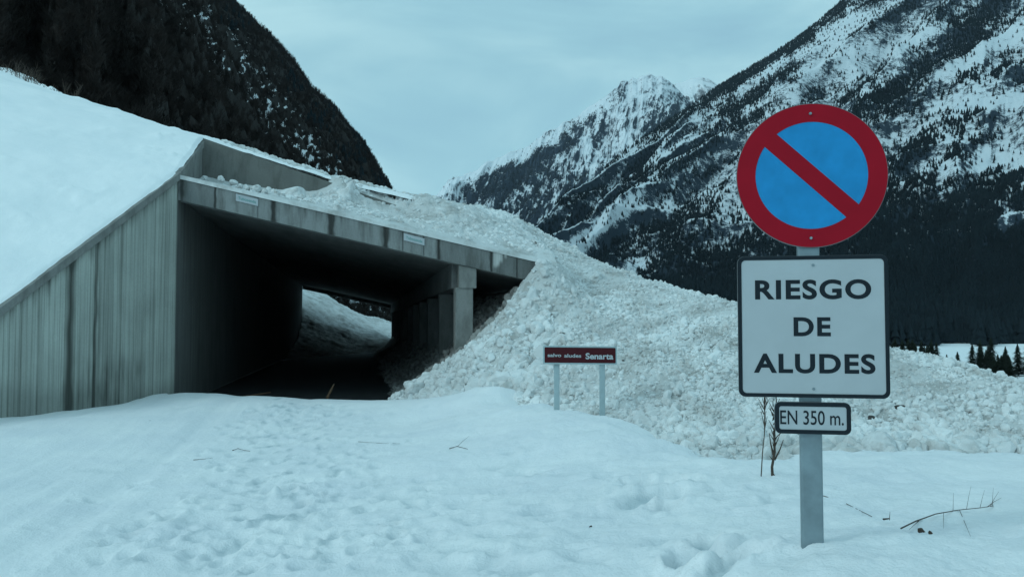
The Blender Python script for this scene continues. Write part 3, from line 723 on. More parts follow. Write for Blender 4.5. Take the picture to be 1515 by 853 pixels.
for t_, px, w__, py, h_, bo_ in (('salvo', 820, 20, 525.3, 5.2, .02), ('aludes', 847, 25, 525.8, 5.2, .02), ('Senarta', 886.5, 41, 526.2, 9.2, .03)):
    c = bc + bexr * (px - 858) * k + bez * (525 - py + .0) * k + bn * .035
    subb(place_text(t_, c, bexr, bez, bn, w__ * k, h_ * k, M_WHITE, 'lettering', None, bo_), bp)
for px, py in ((824, 613), (891.5, 615)):
    c = P(px, py, BD); m = MB(); pts = rrect(8 * k, .05, .008, 2)
    f = lambda p, z: (c[0] + p[0] * bex[0] + (p[1] - .03) * bn[0], c[1] + p[0] * bex[1] + (p[1] - .03) * bn[1], z)
    m.prism([f(p, c[2] - .35) for p in pts], [f(p, P(px, 536, BD)[2]) for p in pts]); m.build('post', M_PALE, bs)

# banners on the fascia
for pxa, pya, pxb, pyb, lab in ((349, 287, 382, 295, 'white banner with teal lettering on the fascia nearest the wing wall'), (597.5, 345.5, 628, 353.5, 'white banner with teal lettering on the fascia nearer the column')):
    a = atY(pxa, pya, YP - .02); b_ = atY(pxb, pyb + 5.5 * 0, YP - .02)
    e_ = (b_ - a); wl = np.linalg.norm(e_); e_ = e_ / wl; c = (a + b_) / 2 + np.array([0, 0, -.075]); n_ = np.array([0, -1.0, 0]); z_ = np.array([0, 0, 1.0])
    t_ = empty('banner', tuple(c)); tag(t_, lab, 'banner')
    plate(c, e_, z_, n_, rrect(wl, .17, .004, 1), -.012, .0).build('banner_sheet', M_WHITE, t_)
    place_text('Tubosenda', c + n_ * .003, e_, z_, n_, wl * .80, .07, M_TEAL, 'lettering', t_, .01)

# ------------------------------------------------------------------ lumps of snow
import bmesh
def ico(sub_):
    bm = bmesh.new(); bmesh.ops.create_icosphere(bm, subdivisions=sub_, radius=1); V = np.array([v.co[:] for v in bm.verts]); F = np.array([[v.index for v in f.verts] for f in bm.faces]); bm.free(); return V, F
I1, F1 = ico(2); I3, F3 = ico(4)
def lumpy(V, r, amp=.22, sharp=1.0, oct_=3):
    d = np.zeros(len(V))
    for i in range(oct_ * 3):
        f = r.normal(size=3); f = f / np.linalg.norm(f) * (1.3 * 1.8 ** (i // 3)); d += np.sin(V @ f * 2 + r.random() * 6.28) * amp / (1.5 ** (i // 3)) / 1.7
    W = V * (1 + d)[:, None]
    for i in range(11):       # chopped flats, as broken blocks have
        n = r.normal(size=3); n /= np.linalg.norm(n); k = W @ n; lim = r.uniform(.5, .9); W = W - np.outer(np.clip(k - lim, 0, None) * .97 * sharp, n)
    return W
TPL = [lumpy(I1, RNG, .2, .9, 2) for _ in range(12)]
BIG = [lumpy(I3, RNG, .17, .6, 4) for _ in range(9)]
BIG = [b * (1 + .035 * fbm(b[:, 0] * 4 + b[:, 2] * 3, b[:, 1] * 4 - b[:, 2] * 2, 4, 90 + i))[:, None] for i, b in enumerate(BIG)]
def rotm(n, r):
    q = r.normal(size=(n, 4)); q /= np.linalg.norm(q, axis=1)[:, None]; a, b_, c, d = q.T
    return np.stack([np.stack([1 - 2 * (c * c + d * d), 2 * (b_ * c - a * d), 2 * (b_ * d + a * c)], -1), np.stack([2 * (b_ * c + a * d), 1 - 2 * (b_ * b_ + d * d), 2 * (c * d - a * b_)], -1), np.stack([2 * (b_ * d - a * c), 2 * (c * d + a * b_), 1 - 2 * (b_ * b_ + c * c)], -1)], 1)
def scatter_mesh(name, tpls, F, pos, size, mat, smooth=True, rot=None, kind='stuff'):
    Vs, Fs = [], []; off = 0; ti = RNG.integers(0, len(tpls), len(pos)); R = rotm(len(pos), RNG) if rot is None else rot
    for k_ in range(len(tpls)):
        m = ti == k_
        if not m.any(): continue
        Fk = F[k_] if isinstance(F, list) else F
        W = np.einsum('nij,vj->nvi', R[m], tpls[k_]); sz = size[m]; W = W * (sz[:, None, None] if sz.ndim == 1 else sz[:, None, :]) + pos[m][:, None, :]
        nvv = len(tpls[k_]); cnt = m.sum(); Vs.append(W.reshape(-1, 3)); Fs.append((Fk[None] + (np.arange(cnt) * nvv)[:, None, None] + off).reshape(-1, 3)); off += cnt * nvv
    o_ = link(name, mesh_np(name, np.concatenate(Vs), np.concatenate(Fs), smooth), mat); tag(o_, kind=kind); return o_
# rubble on the cone
n = 110000
a_ = np.radians(RNG.uniform(-1, 56, n)); r_ = 10 * (2.9 ** RNG.random(n)); x_ = r_ * np.sin(a_); y_ = r_ * np.cos(a_)
z_ = C(x_, y_); g_ = G(x_, y_)
keep = (z_ > g_ - .12) & ~((y_ > YP - .1) & (x_ < XR + .05)) 
dens = .35 + .65 * sstep(-.2, .25, fbm(x_ * .45, y_ * .45, 3, 44)) ; keep &= RNG.random(n) < dens
x_, y_, z_ = x_[keep], y_[keep], z_[keep]
toe = np.exp(-(((x_ - 3.0) / 2.2) ** 2 + ((y_ - 18.3) / 2.4) ** 2)) + .5 * sstep(.9, .1, z_ - G(x_, y_))
sz = (.014 + .026 * RNG.random(len(x_)) ** 2) * (.75 + .03 * np.hypot(x_, y_)) + .06 * RNG.random(len(x_)) ** 7 * (1 + 2 * toe) + .014 * toe
sz = .82 * sz * np.clip(1.0 + .9 * fbm(x_ * .8, y_ * .8, 3, 46), .45, 1.9)
sz3 = sz[:, None] * RNG.uniform(.65, 1.35, (len(sz), 3))
scatter_mesh('debris_rubble', TPL, F1, np.stack([x_, y_, z_ + sz * .1], -1), sz3, M_LUMP, False)
# rubble on the roof and along the upper edge
n = 9000; x_ = RNG.uniform(XL + .4, XR, n); y_ = RNG.uniform(YP + .25, 24.4, n); z_ = RS(x_, y_) + rubble(x_, y_) * .6
keep = (RNG.random(n) < sstep(-3.6, .5, x_) + .25 * (y_ > 22.6)) & ((y_ < 23.9) | (x_ > -.6)); keep &= (RNG.random(n) < sstep(YP + .1, YP + 1.2, y_) * .8 + .1); sz = .015 + .025 * RNG.random(n) + .08 * RNG.random(n) ** 8
scatter_mesh('roof_rubble', TPL, F1, np.stack([x_, y_, z_ + .0], -1)[keep], sz[keep], M_LUMP, False)
n = 9000; x_ = RNG.uniform(XL + .4, XR + .4, n); y_ = RNG.uniform(24.4, 28, n); z_ = SL(x_, y_) + rubble(x_, y_) * .6; sz = .02 + .03 * RNG.random(n) + .10 * RNG.random(n) ** 8
scatter_mesh('roof_rubble', TPL, F1, np.stack([x_, y_, z_], -1), sz, M_LUMP, False)
# rubble under the roof
n = 7000; x_ = RNG.uniform(.9, 4.3, n); y_ = 21 + 30 * RNG.random(n) ** 1.6; z_ = np.where(y_ < 23.4, C(x_, y_), np.interp(x_, [.3, 1.0, 1.7, 2.6, 3.6, XR], [-.3, -.12, .25, 1.05, 2.2, 3.0]) + rubble(x_, y_)); k_ = z_ < under(x_) - .25
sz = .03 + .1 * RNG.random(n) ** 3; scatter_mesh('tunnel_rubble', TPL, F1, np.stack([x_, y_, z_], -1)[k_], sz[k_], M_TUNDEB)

lump_me = []
for i, b_ in enumerate(BIG):
    me = mesh_np('snow_block', b_, F3, True); me.materials.append(M_LUMP); lump_me.append(me)
def lump(px, py, rpx, H, label=None, group=None, sink=.25, sq=(1, 1, .8), D=None, name='snow_block', mat=None, cat='snow block'):
    q = hit(H, px, py + rpx * .5, 3, 60) if D is None else P(px, py + rpx * .5, D)
    Dq = q[0] * FW[0] + q[1] * FW[1]; r = rpx * Dq / FPX
    me = random.choice(lump_me)
    if mat is not None: me = me.copy(); me.materials.clear(); me.materials.append(mat)
    o_ = bpy.data.objects.new(name, me); COL.objects.link(o_)
    o_.location = (q[0], q[1], q[2] + r * (.5 - sink)); o_.scale = (r * sq[0], r * sq[1], r * sq[2]); o_.rotation_euler = (random.gauss(0, .2), random.gauss(0, .2), random.random() * 6)
    tag(o_, label, cat, group); return o_
special = [
    (613, 574, 16, 'boulder-sized rounded snow block at the far left toe beside the tunnel mouth'),
    (663, 580, 17, 'rounded snow block at the foot of the debris, lowest at the toe'),
    (640, 585, 12, 'snow block half sunk between two larger ones at the tunnel-side toe'),
    (652, 566, 13, 'upright snow block behind the two lowest toe blocks'),
    (775, 530, 17, 'largest snow block left of the maroon sign, capping a dark hollow'),
    (762, 546, 15, 'smooth snow block tucked under the largest one left of the maroon sign'),
    (793, 567, 15, 'conical snow block just left of the nearer sign post'),
    (768, 566, 12, 'small pale snow block above the ridge of smooth snow'),
    (720, 540, 12, 'pale snow block midway up the debris left of the maroon sign'),
    (1300, 655, 26, 'broad smooth snow block at the debris foot right of the road sign post'),
    (1325, 662, 18, 'snow block leaning on the broad one right of the road sign post'),
    (1052, 655, 15, 'round snow block at the debris foot left of the road sign'),
    (883, 408, 12, 'snow block on the skyline above the end of the fascia')]
for px, py, r, lab in special: lump(px, py, r, C, lab, 'large snow blocks on the debris')
for i in range(60):
    t = random.random(); px = 610 + 215 * t; lo = 570 - 60 * t; py = random.uniform(lo - 50 * t - 5, 585 - 12 * t if px < 700 else 560)
    lump(px, py, random.uniform(5, 10.5), C, 'mid-sized snow lump in the jumble between tunnel mouth and maroon sign', 'snow lumps between the tunnel mouth and the maroon sign')
for i in range(40):
    px = random.uniform(900, 1100); py = 600 + (px - 900) * .4 + random.uniform(-25, 20)
    lump(px, py, random.uniform(3, 6.5), C, 'snow lump along the debris foot between the two signs', 'snow lumps along the debris foot')
for i in range(34):
    px = random.uniform(1235, 1515); py = random.uniform(612, 664)
    lump(px, py, random.uniform(3, 6.5), C, 'snow lump low on the debris right of the road sign', 'snow lumps right of the road sign')
RSf = lambda x, y: RS(x, y) + 0 * x
for px, py, r in ((326, 263, 6), (345, 268, 7), (355, 274, 5), (381, 277, 9), (392, 283, 6), (303, 262, 4.5), (366, 277, 5), (410, 284, 6), (418, 287, 5), (448, 290, 7), (462, 296, 6)):
    lump(px, py, r, None, 'snow lump lined up on the roof ledge under the parapet', 'snow lumps on the roof ledge', D=21.6)
lump(432, 283, 21, None, 'long low snow mound on the roof ledge against the parapet', None, D=22.5, sq=(1.3, 1, .7), cat='snow mound')
lump(507, 286, 31, None, 'biggest snow block spilling over the parapet between its two bare stretches', None, D=23.6, sq=(1, .7, .9), cat='snow block')
lump(498, 305, 12, None, 'snow block slumped below the biggest one on the roof', None, D=22.6, sq=(1, .8, .7), cat='snow block')
for px, py, r in ((258, 193, 6), (268, 195, 4.5), (246, 190, 4), (283, 200, 4), (275, 199, 3)):
    lump(px, py, r, None, 'snow lump on the skyline just above the wing wall top', 'snow lumps on the wing wall skyline', D=24.6)
# dark clods
for px, py, r, lab, sq in ((812, 491, 7, 'dark flat stone above the left end of the maroon sign', (1.5, .7, .35)), (832, 493, 9, 'dark broken slab above the maroon sign', (1.6, .8, .45)),
                           (741, 567, 7, 'dark squarish clod on the crest of smooth snow', (.9, .9, 1.0)), (1290, 616, 9, 'brown earth clod right of the distance panel', (1.4, .8, .5)), (800, 552, 6, 'brown stone in a hollow left of the sign post', (1.2, .8, .6)),
                           (1332, 600, 8, 'dark stone patch high right of the distance panel', (1.3, .8, .5)), (1355, 652, 6, 'dark stone at the debris foot at right', (1, .8, .7)), (1415, 655, 6, 'dark stone at the debris foot farthest right', (1.2, .8, .6))):
    lump(px, py, r, C, lab, None, .35, sq, name='stone', mat=M_ROCK, cat='stone')
for i in range(70):
    px, py = random.uniform(830, 1500), random.uniform(420, 660)
    if py < 390 + (px - 830) * .27 + 25 or py > 590 + (px - 830) * .4: continue
    lump(px, py, random.uniform(1.2, 2.8), C, 'small dark stone dotted in the debris slope', 'small dark stones in the debris', .3, (1.2, .9, .7), name='stone', mat=M_ROCK, cat='stone')
for px, py, r in ((759, 795, 2.6), (874, 777, 2), (223, 622, 1.3), (526, 770, 2)):
    lump(px, py, r, G0, 'tiny dark clod lying on the foreground snow', 'dark clods on the foreground snow', .4, (1.4, 1, .7), name='clod', mat=M_ROCK, cat='clod')

# ------------------------------------------------------------------ twigs and dry plants
def gp(px, py): return hit(G0, px, py)
def on(px, py, up=.01): q = gp(px, py); return (q[0], q[1], q[2] + up)
D_ = 7.7; q0 = gp(1143, 706)
dq = q0[0] * FW[0] + q0[1] * FW[1]
m = MB()
def stem(pts, r0, r1, m=m, D=dq): 
    W = [P(px, py, D + dd) for px, py, dd in pts]; n_ = len(W); m.tube(W, [r0 + (r1 - r0) * i / (n_ - 1) for i in range(n_)], 5)
stem([(1143, 712, 0), (1142, 690, 0), (1146, 668, .03), (1145, 640, .02), (1150, 612, 0), (1148, 585, 0)], .016, .005)
stem([(1143, 700, 0), (1149, 708, -.03), (1151, 712, -.04)], .012, .004); stem([(1144, 672, .03), (1140, 655, 0), (1138, 640, -.03)], .010, .003)
stem([(1146, 680, .03), (1154, 664, .02), (1159, 650, 0)], .009, .003); stem([(1145, 650, .02), (1155, 640, .03), (1158, 628, .05)], .009, .003)
for i in range(26):
    y0 = random.uniform(600, 690); stem([(1145 + random.uniform(-2, 2), y0, 0), (1145 + random.uniform(-9, 9), y0 - random.uniform(5, 18), random.uniform(-.1, .1))], .006, .002)
weed = m.build('dry_weed', M_TWIG); tag(weed, 'dark dry weed stalk standing in snow left of the sign post', 'plant')
m = MB(); stem([(1126, 704, 0), (1128, 670, 0), (1131, 640, 0), (1131, 600, 0)], .006, .004, m)
for i in range(16):
    y0 = random.uniform(590, 640); stem([(1131, y0, 0), (1131 + random.uniform(-10, 8), y0 - random.uniform(10, 22), random.uniform(-.1, .1))], .005, .002, m)
stem([(1131, 600, 0), (1127, 586, .02)], .004, .002, m)
tag(m.build('dry_reed', M_TWIG), 'thin pale reed with wispy head beside the dark weed stalk', 'plant')
def ground_stick(name, lab, pts, r0, r1, side=(), cat='twig', lift=.012):
    m = MB(); W = [on(px, py, lift) for px, py in pts]; n_ = len(W); m.tube(W, [r0 + (r1 - r0) * i / (n_ - 1) for i in range(n_)], 5)
    for (a_, b_, h_) in side:
        A_ = on(*a_, lift); B_ = on(*b_, lift); m.tube([A_, ((A_[0] + B_[0]) / 2, (A_[1] + B_[1]) / 2, (A_[2] + B_[2]) / 2 + h_ * .6), (B_[0], B_[1], B_[2] + h_)], [r0 * .45, r0 * .3, r0 * .15], 4)
    tag(m.build(name, M_TWIG), lab, cat)
ground_stick('branch', 'long bare branch lying on the snow at lower right', [(1333, 784), (1355, 773), (1385, 762), (1420, 756), (1450, 753), (1470, 750)], .0048, .002,
             [((1410, 758), (1411, 742), .06), ((1430, 755), (1437, 738), .09), ((1465, 751), (1478, 738), .05), ((1468, 750), (1470, 736), .07), ((1450, 753), (1457, 740), .07), ((1420, 757), (1436, 796), .0), ((1396, 760), (1396, 784), .0), ((1360, 772), (1345, 786), 0), ((1460, 752), (1482, 748), .05)], 'branch')
ground_stick('twig', 'thin straight twig arching from the sign post to the right', [(1218, 735), (1245, 743), (1270, 756), (1290, 766)], .0035, .002)
ground_stick('twig', 'tiny upright twig stub right of the sign post base', [(1307, 770), (1316, 769)], .007, .004, [((1316, 771), (1317, 768), .04)])
for px, py, lab in ((1362, 782, 'dark seed head fallen under the long branch, the bigger one'), (1376, 786, 'small seed head right of the bigger one under the branch')):
    lump(px, py, 5 if px < 1370 else 3.5, G0, lab, None, .3, (1.2, 1, .8), name='seed_head', mat=M_TWIG, cat='seed head')
ground_stick('twig', 'curved twig on the trampled snow before the tunnel', [(344, 667), (352, 664), (362, 667), (370, 668)], .006, .003)
ground_stick('twig', 'faint straight twig on the snow left of the footprints', [(286, 681), (300, 680), (317, 678)], .005, .003)
ground_stick('twig', 'forked twig on the snow below the smooth crest', [(665, 664), (676, 661), (692, 665)], .006, .003, [((676, 662), (694, 652), .06), ((672, 663), (664, 668), .02)])
ground_stick('twig', 'long thin twig lying left of the forked one', [(530, 654), (560, 656), (592, 657)], .004, .002)
m = MB(); a_ = P(484, 588, 21.1); b_ = P(494, 568, 22.0); m.tube([a_, (a_ + b_) / 2, b_], [.035, .03, .02], 6); tag(m.build('plank', M_PLANK), 'weathered orange stick leaning up from the snow at the tunnel mouth', 'stick')
m = MB(); a_ = (P(345, 588, 21.3)); b_ = P(400, 578, 23); a_[2] = -.02; b_[2] = .0; m.tube([a_, (a_ + b_) / 2, b_], [.03, .025, .015], 6); tag(m.build('plank', M_PLANK), 'thin brown stick lying flat inside the dark tunnel mouth', 'stick')

# ------------------------------------------------------------------ mountains
CR = .12
def loft(name, ridge, basel, nu, nv, relief, mat, shape=1.0, back=True, snowy=None, seed=0):
    """a mountain side from its foot to its crest, then down the far side"""
    rp = np.array(ridge, float); px = np.linspace(rp[0, 0], rp[-1, 0], nu)
    if rp[-1, 0] > 2000: px = np.r_[np.linspace(rp[0, 0], 1700, nu - 140), np.linspace(1700, rp[-1, 0], 141)[1:]]
    ry = np.interp(px, rp[:, 0], rp[:, 1]); rD = np.interp(px, rp[:, 0], rp[:, 2])
    bp_ = np.array(basel, float); by_ = np.interp(px, bp_[:, 0], bp_[:, 1]); bD = np.interp(px, bp_[:, 0], bp_[:, 2])
    R3 = np.array([P(a, b_, c) for a, b_, c in zip(px, ry, rD)]); B3 = np.array([P(a, b_, c) for a, b_, c in zip(px, by_, bD)])
    v = np.linspace(0, 1.0, nv); v = np.r_[v, 1 + np.array([.02, .06, .15, .35])]
    lam = (rD / bD)[:, None] ** np.minimum(v, 1)[None]
    fr = (lam - 1) / ((rD / bD)[:, None] - 1)                  # 0 at the foot, 1 at the crest
    XX = B3[:, 0, None] + (R3[:, 0] - B3[:, 0])[:, None] * fr; YY = B3[:, 1, None] + (R3[:, 1] - B3[:, 1])[:, None] * fr
    ZZ = B3[:, 2, None] + (R3[:, 2] - B3[:, 2])[:, None] * fr ** shape
    over = np.clip(v - 1, 0, 1)[None]
    XX = XX * (1 + over); YY = YY * (1 + over); ZZ = ZZ - over * rD[:, None] * .6
    U_, VV = np.meshgrid(np.linspace(0, 1 if rp[-1, 0] < 2000 else 1.155, nu), v, indexing='ij')
    ZZ = ZZ + relief(XX, YY, U_, VV) * (CR + (1 - CR) * sstep(1.0, .82, VV)) * sstep(-.02, .12, VV)
    return XX, YY, ZZ, U_, VV, px
def bilin(A, iu, iv):
    a = np.floor(iu).astype(int); b_ = np.floor(iv).astype(int); fu = iu - a; fv = iv - b_
    return A[a, b_] * (1 - fu) * (1 - fv) + A[a + 1, b_] * fu * (1 - fv) + A[a, b_ + 1] * (1 - fu) * fv + A[a + 1, b_ + 1] * fu * fv
# conifer templates for far trees: small jagged cones
def far_conifer(r, tiers=3, k=6):
    V = []; F = []
    for t in range(tiers):
        z0 = .12 + .27 * t; z1 = min(1.0, z0 + .45); rad = .24 * (1 - .27 * t); b_ = len(V); V.append((0, 0, z1))
        for i in range(k): 
            a = 2 * math.pi * i / k + r.random() * .5; q = rad * r.uniform(.65, 1.2); V.append((q * math.cos(a), q * math.sin(a), z0 + r.uniform(-.05, .05)))
        for i in range(k): F.append((b_, b_ + 1 + i, b_ + 1 + (i + 1) % k))
    b_ = len(V); V += [(-.02, 0, 0), (.02, 0, 0), (0, 0, .5)]; F.append((b_, b_ + 1, b_ + 2))
    return np.array(V), np.array(F)
def far_bare(r, n=26):
    V = []; F = []
    for i in range(n):
        z = r.uniform(.1, .75); a = r.random() * 6.28; l = r.uniform(.15, .38); x0, y0 = r.normal(0, .08), r.normal(0, .08); w_ = r.uniform(.012, .035)
        b_ = len(V); V += [(x0 - w_, y0, z), (x0 + w_, y0 + w_, z), (x0 + l * math.cos(a), y0 + l * math.sin(a), min(1, z + r.uniform(.15, .45)))]; F.append((b_, b_ + 1, b_ + 2))
    b_ = len(V); V += [(-.03, 0, 0), (.03, 0, 0), (0, .0, .8)]; F.append((b_, b_ + 1, b_ + 2))
    return np.array(V), np.array(F)
rr_ = random.Random(5)
class _R:
    random = staticmethod(rr_.random); uniform = staticmethod(rr_.uniform); normal = staticmethod(rr_.gauss)
FC = [far_conifer(_R) for _ in range(6)]; FB = [far_bare(_R) for _ in range(6)]
def zrot(n):
    a = RNG.random(n) * 6.283; c, s = np.cos(a), np.sin(a); R = np.zeros((n, 3, 3)); R[:, 0, 0] = c; R[:, 0, 1] = -s; R[:, 1, 0] = s; R[:, 1, 1] = c; R[:, 2, 2] = 1; return R
def forest(name, XX, YY, ZZ, nv, N_, densf, hf, tpl, mat, vmax=.998, seedv=None):
    nu = XX.shape[0]; iu = RNG.uniform(0, nu - 1.01, N_); iv = RNG.uniform(0, (nv - 1) * vmax, N_)
    x = bilin(XX, iu, iv); y = bilin(YY, iu, iv); z = bilin(ZZ, iu, iv); pxx, pyy = proj(x, y, z)
    d = densf(pxx, pyy, x, y, z, iu / (nu - 1), iv / (nv - 1)); kk = (RNG.random(N_) < d) & (pxx > -90) & (pxx < 1900) & (pyy > -90)
    x, y, z = x[kk], y[kk], z[kk]; h = hf(x, y, z) * RNG.uniform(.6, 1.25, len(x))
    wdt = h * RNG.uniform(.8, 1.2, len(x))
    return scatter_mesh(name, [t[0] for t in tpl], [t[1] for t in tpl], np.stack([x, y, z - h * .05], -1), np.stack([wdt, wdt, h], -1), mat, False, zrot(len(x)))

# right mountain
nu, nv = 1040, 520
rel = lambda X, Y, U, V: 95 * (ridged(U * 3 + V * 1.5, V * 6 - U * 3.0, 2, 100) - .6) * (.5 + V) + 4 * fbm(U * 90, V * 60, 4, 101) + 26 * (ridged(U * 9 + V * 5, V * 7 - U * 2, 2, 102) - .6)
XX, YY, ZZ, U_, VV, pxs = loft('m', [(690, 445, 1400), (760, 365, 1500), (800, 330, 1600), (851, 288, 1750), (910, 237, 2000), (956, 203, 2150), (1011, 161, 2400), (1062, 128, 2600), (1100, 106, 2700), (1140, 84, 2800), (1180, 56, 2900), (1215, 28, 3000), (1245, 1, 3100), (1300, -25, 3150), (1400, -110, 3300), (1700, -260, 3500), (2100, -330, 3700), (2700, -250, 4200), (3400, -100, 5200)],
                          [(690, 495, 1000), (900, 501, 850), (1100, 506, 740), (1300, 508.5, 650), (1515, 509, 640), (1700, 509, 640), (3400, 509, 640)], nu, nv, rel, M_MR, 1.12)
PXm, PYm = proj(XX, YY, ZZ)
def band(px, py):     # bands of timber that run down-left across the face, as seen along the slope
    t = (px - 700) * .62 + py            # lines parallel to the crest
    return t
def blobs(px, py, L):
    o_ = 0 * px
    for a, b_, rx, ry_, ang, am in L:
        c, s = math.cos(math.radians(ang)), math.sin(math.radians(ang)); dx, dy = px - a, py - b_
        o_ = o_ + am * np.exp(-((dx * c + dy * s) / rx) ** 2 - ((-dx * s + dy * c) / ry_) ** 2)
    return o_
LR = [(885, 340, 60, 13, -38, -1.1), (840, 365, 30, 12, -20, -1.0), (930, 300, 40, 8, -40, -.6), (1245, 40, 70, 16, -38, -.25), (1330, 70, 90, 14, -25, -.5), (1400, 100, 60, 14, -15, -.5), (1200, 110, 40, 9, -50, -.45), (1260, 85, 45, 10, -40, -.5), (1480, 60, 60, 16, -10, -.5),
      (1460, 240, 90, 14, -8, -.5), (1350, 200, 70, 18, -20, -.3), (1420, 330, 22, 14, -50, -.9), (1490, 325, 12, 18, 0, -.9), (1480, 150, 80, 12, -5, -.6),
      (1000, 330, 60, 12, -35, .3), (860, 300, 90, 14, -38, .3), (1130, 130, 80, 10, -34, .3), (1330, 130, 140, 12, -35, .7), (1420, 60, 130, 12, -35, .6), (1050, 250, 80, 12, -40, .3), (1300, 160, 60, 40, -30, .3),
      (1440, 430, 230, 95, 0, 1.6), (1200, 440, 160, 60, 10, .9), (1500, 280, 40, 25, 0, .7), (1020, 415, 80, 30, 10, .5), (1390, 360, 60, 60, 0, .8), (1130, 340, 60, 30, 0, .15)]
def dens_r(px, py, x, y, z, u, v):
    t = band(px, py)
    n_ = 1.0 * fbm(px * .0035, t * .016, 3, 110) + .75 * fbm(px * .012, t * .04, 3, 111) + .55 * fbm(px * .045, py * .045, 3, 112)
    n_ = n_ + blobs(px, py, LR) + .0 + .10 * sstep(1150, 1400, px) * sstep(330, 200, py)
    lo_ = blobs(px, py, [(1460, 440, 260, 120, 0, 1.0), (1180, 450, 170, 55, 8, .9)])
    return (.04 + .96 * sstep(-.22, .62, n_) ** 1.2) * np.clip((np.hypot(x, y) / 2500) ** 1.5 + np.clip(lo_, 0, 1), .22, 1)
sn = dens_r(PXm, PYm, XX, YY, ZZ, 0, 0)
o = grid_obj('mountain_right', XX, YY, ZZ, M_MR, attrs={'snowy': .04 - .13 * sn - .03 * sstep(1150, 1400, PXm) + .22 * np.clip(-blobs(PXm, PYm, LR), 0, 1) + .13 * (ridged(PXm * .011 + PYm * .006, PYm * .03, 4, 114) - .62)}); tag(o, kind='structure')
forest('mountain_forest', XX, YY, ZZ, nv, 420000, dens_r, lambda x, y, z: 6 + .0010 * np.hypot(x, y), FC, M_CON2)
# dense stand at the foot, where single crowns read larger
# mid mountain
nu2, nv2 = 700, 420
rel2 = lambda X, Y, U, V: 130 * (ridged(U * 3.5 + V * 2.0, V * 4 - U * 5.0, 5, 120) - .6) + 90 * (ridged(U * 22 - V * 4 + .3 * fbm(U * 9, V * 9, 3, 124), V * 3.2, 5, 122) - .6) + 16 * fbm(U * 40, V * 20, 4, 121)
CR = .30
XM, YM, ZM, UM, VM, pm = loft('m', [(560, 420, 4200), (635, 305, 4300), (648, 284, 4350), (664, 262, 4400), (690, 258, 4450), (715, 246, 4500), (740, 233, 4600), (770, 222, 4700), (800, 203, 4800), (830, 186, 4900), (850, 176, 5000), (878, 155, 5050), (900, 141, 5100), (914, 131, 5150), (922, 121, 5150), (930, 120, 5200), (936, 115, 5200), (943, 118, 5200), (950, 111, 5200), (958, 112, 5200), (964, 109, 5200), (972, 113, 5200), (979, 111, 5200), (985, 117, 5200), (995, 122, 5250), (1010, 140, 5300), (1040, 175, 5300), (1120, 260, 5300)],
                          [(560, 470, 2900), (1120, 450, 2900)], nu2, nv2, rel2, M_MM, 1.1)
PM, PMy = proj(XM, YM, ZM)
LM = [(940, 150, 12, 50, -10, -.7), (880, 150, 20, 45, -28, -.5), (925, 215, 10, 45, -12, -.7), (870, 230, 12, 45, -10, -.5), (700, 255, 60, 6, -30, -.9), (780, 222, 60, 6, -30, -.6), (660, 285, 20, 15, 0, -.8), (720, 290, 80, 10, -30, .5), (810, 230, 70, 12, -35, .5), (740, 330, 80, 30, 0, .35), (850, 300, 60, 20, -30, .2), (990, 140, 25, 20, 0, -.5)]
def dens_m(px, py, x, y, z, u, v):
    t = (px - 700) * .55 + py
    n_ = .7 * fbm(px * .006, t * .025, 3, 130) + .9 * ridged((px + .45 * py) * .028, py * .008, 4, 131) - .62 + .7 * fbm(px * .07, py * .05, 3, 132) + .7 * blobs(px, py, LM) + .20
    return .01 + .99 * sstep(-.12, .55, n_) * (.35 + .65 * sstep(110, 190, py))
sm = dens_m(PM, PMy, XM, YM, ZM, 0, 0)
o = grid_obj('mountain_mid', XM, YM, ZM, M_MM, attrs={'snowy': .065 - .22 * sm + .12 * np.clip(-blobs(PM, PMy, LM), 0, 1) + .10 * (ridged((PM + .45 * PMy) * .05, PMy * .016, 4, 133) - .62) * -1}); tag(o, kind='structure')
forest('mountain_forest', XM, YM, ZM, nv2, 60000, lambda *a: dens_m(*a) * sstep(115, 170, a[1]), lambda x, y, z: 10 + 0 * x, FC, M_CON2)
# far white peak
CR = .12
XF, YF_, ZF, UF, VF, pf = loft('m', [(940, 190, 8000), (980, 140, 8000), (1000, 123, 8000), (1012, 121, 8000), (1025, 116, 8000), (1040, 114, 8000), (1050, 118, 8000), (1062, 126, 8000), (1100, 160, 8000)], [(940, 300, 6000), (1100, 300, 6000)], 200, 140,
                           lambda X, Y, U, V: 150 * (ridged(U * 4 + V * 2, V * 4, 4, 140) - .6), M_MF)
o = grid_obj('mountain_far', XF, YF_, ZF, M_MF, attrs={'snowy': -.05 + 0 * XF}); tag(o, kind='structure')
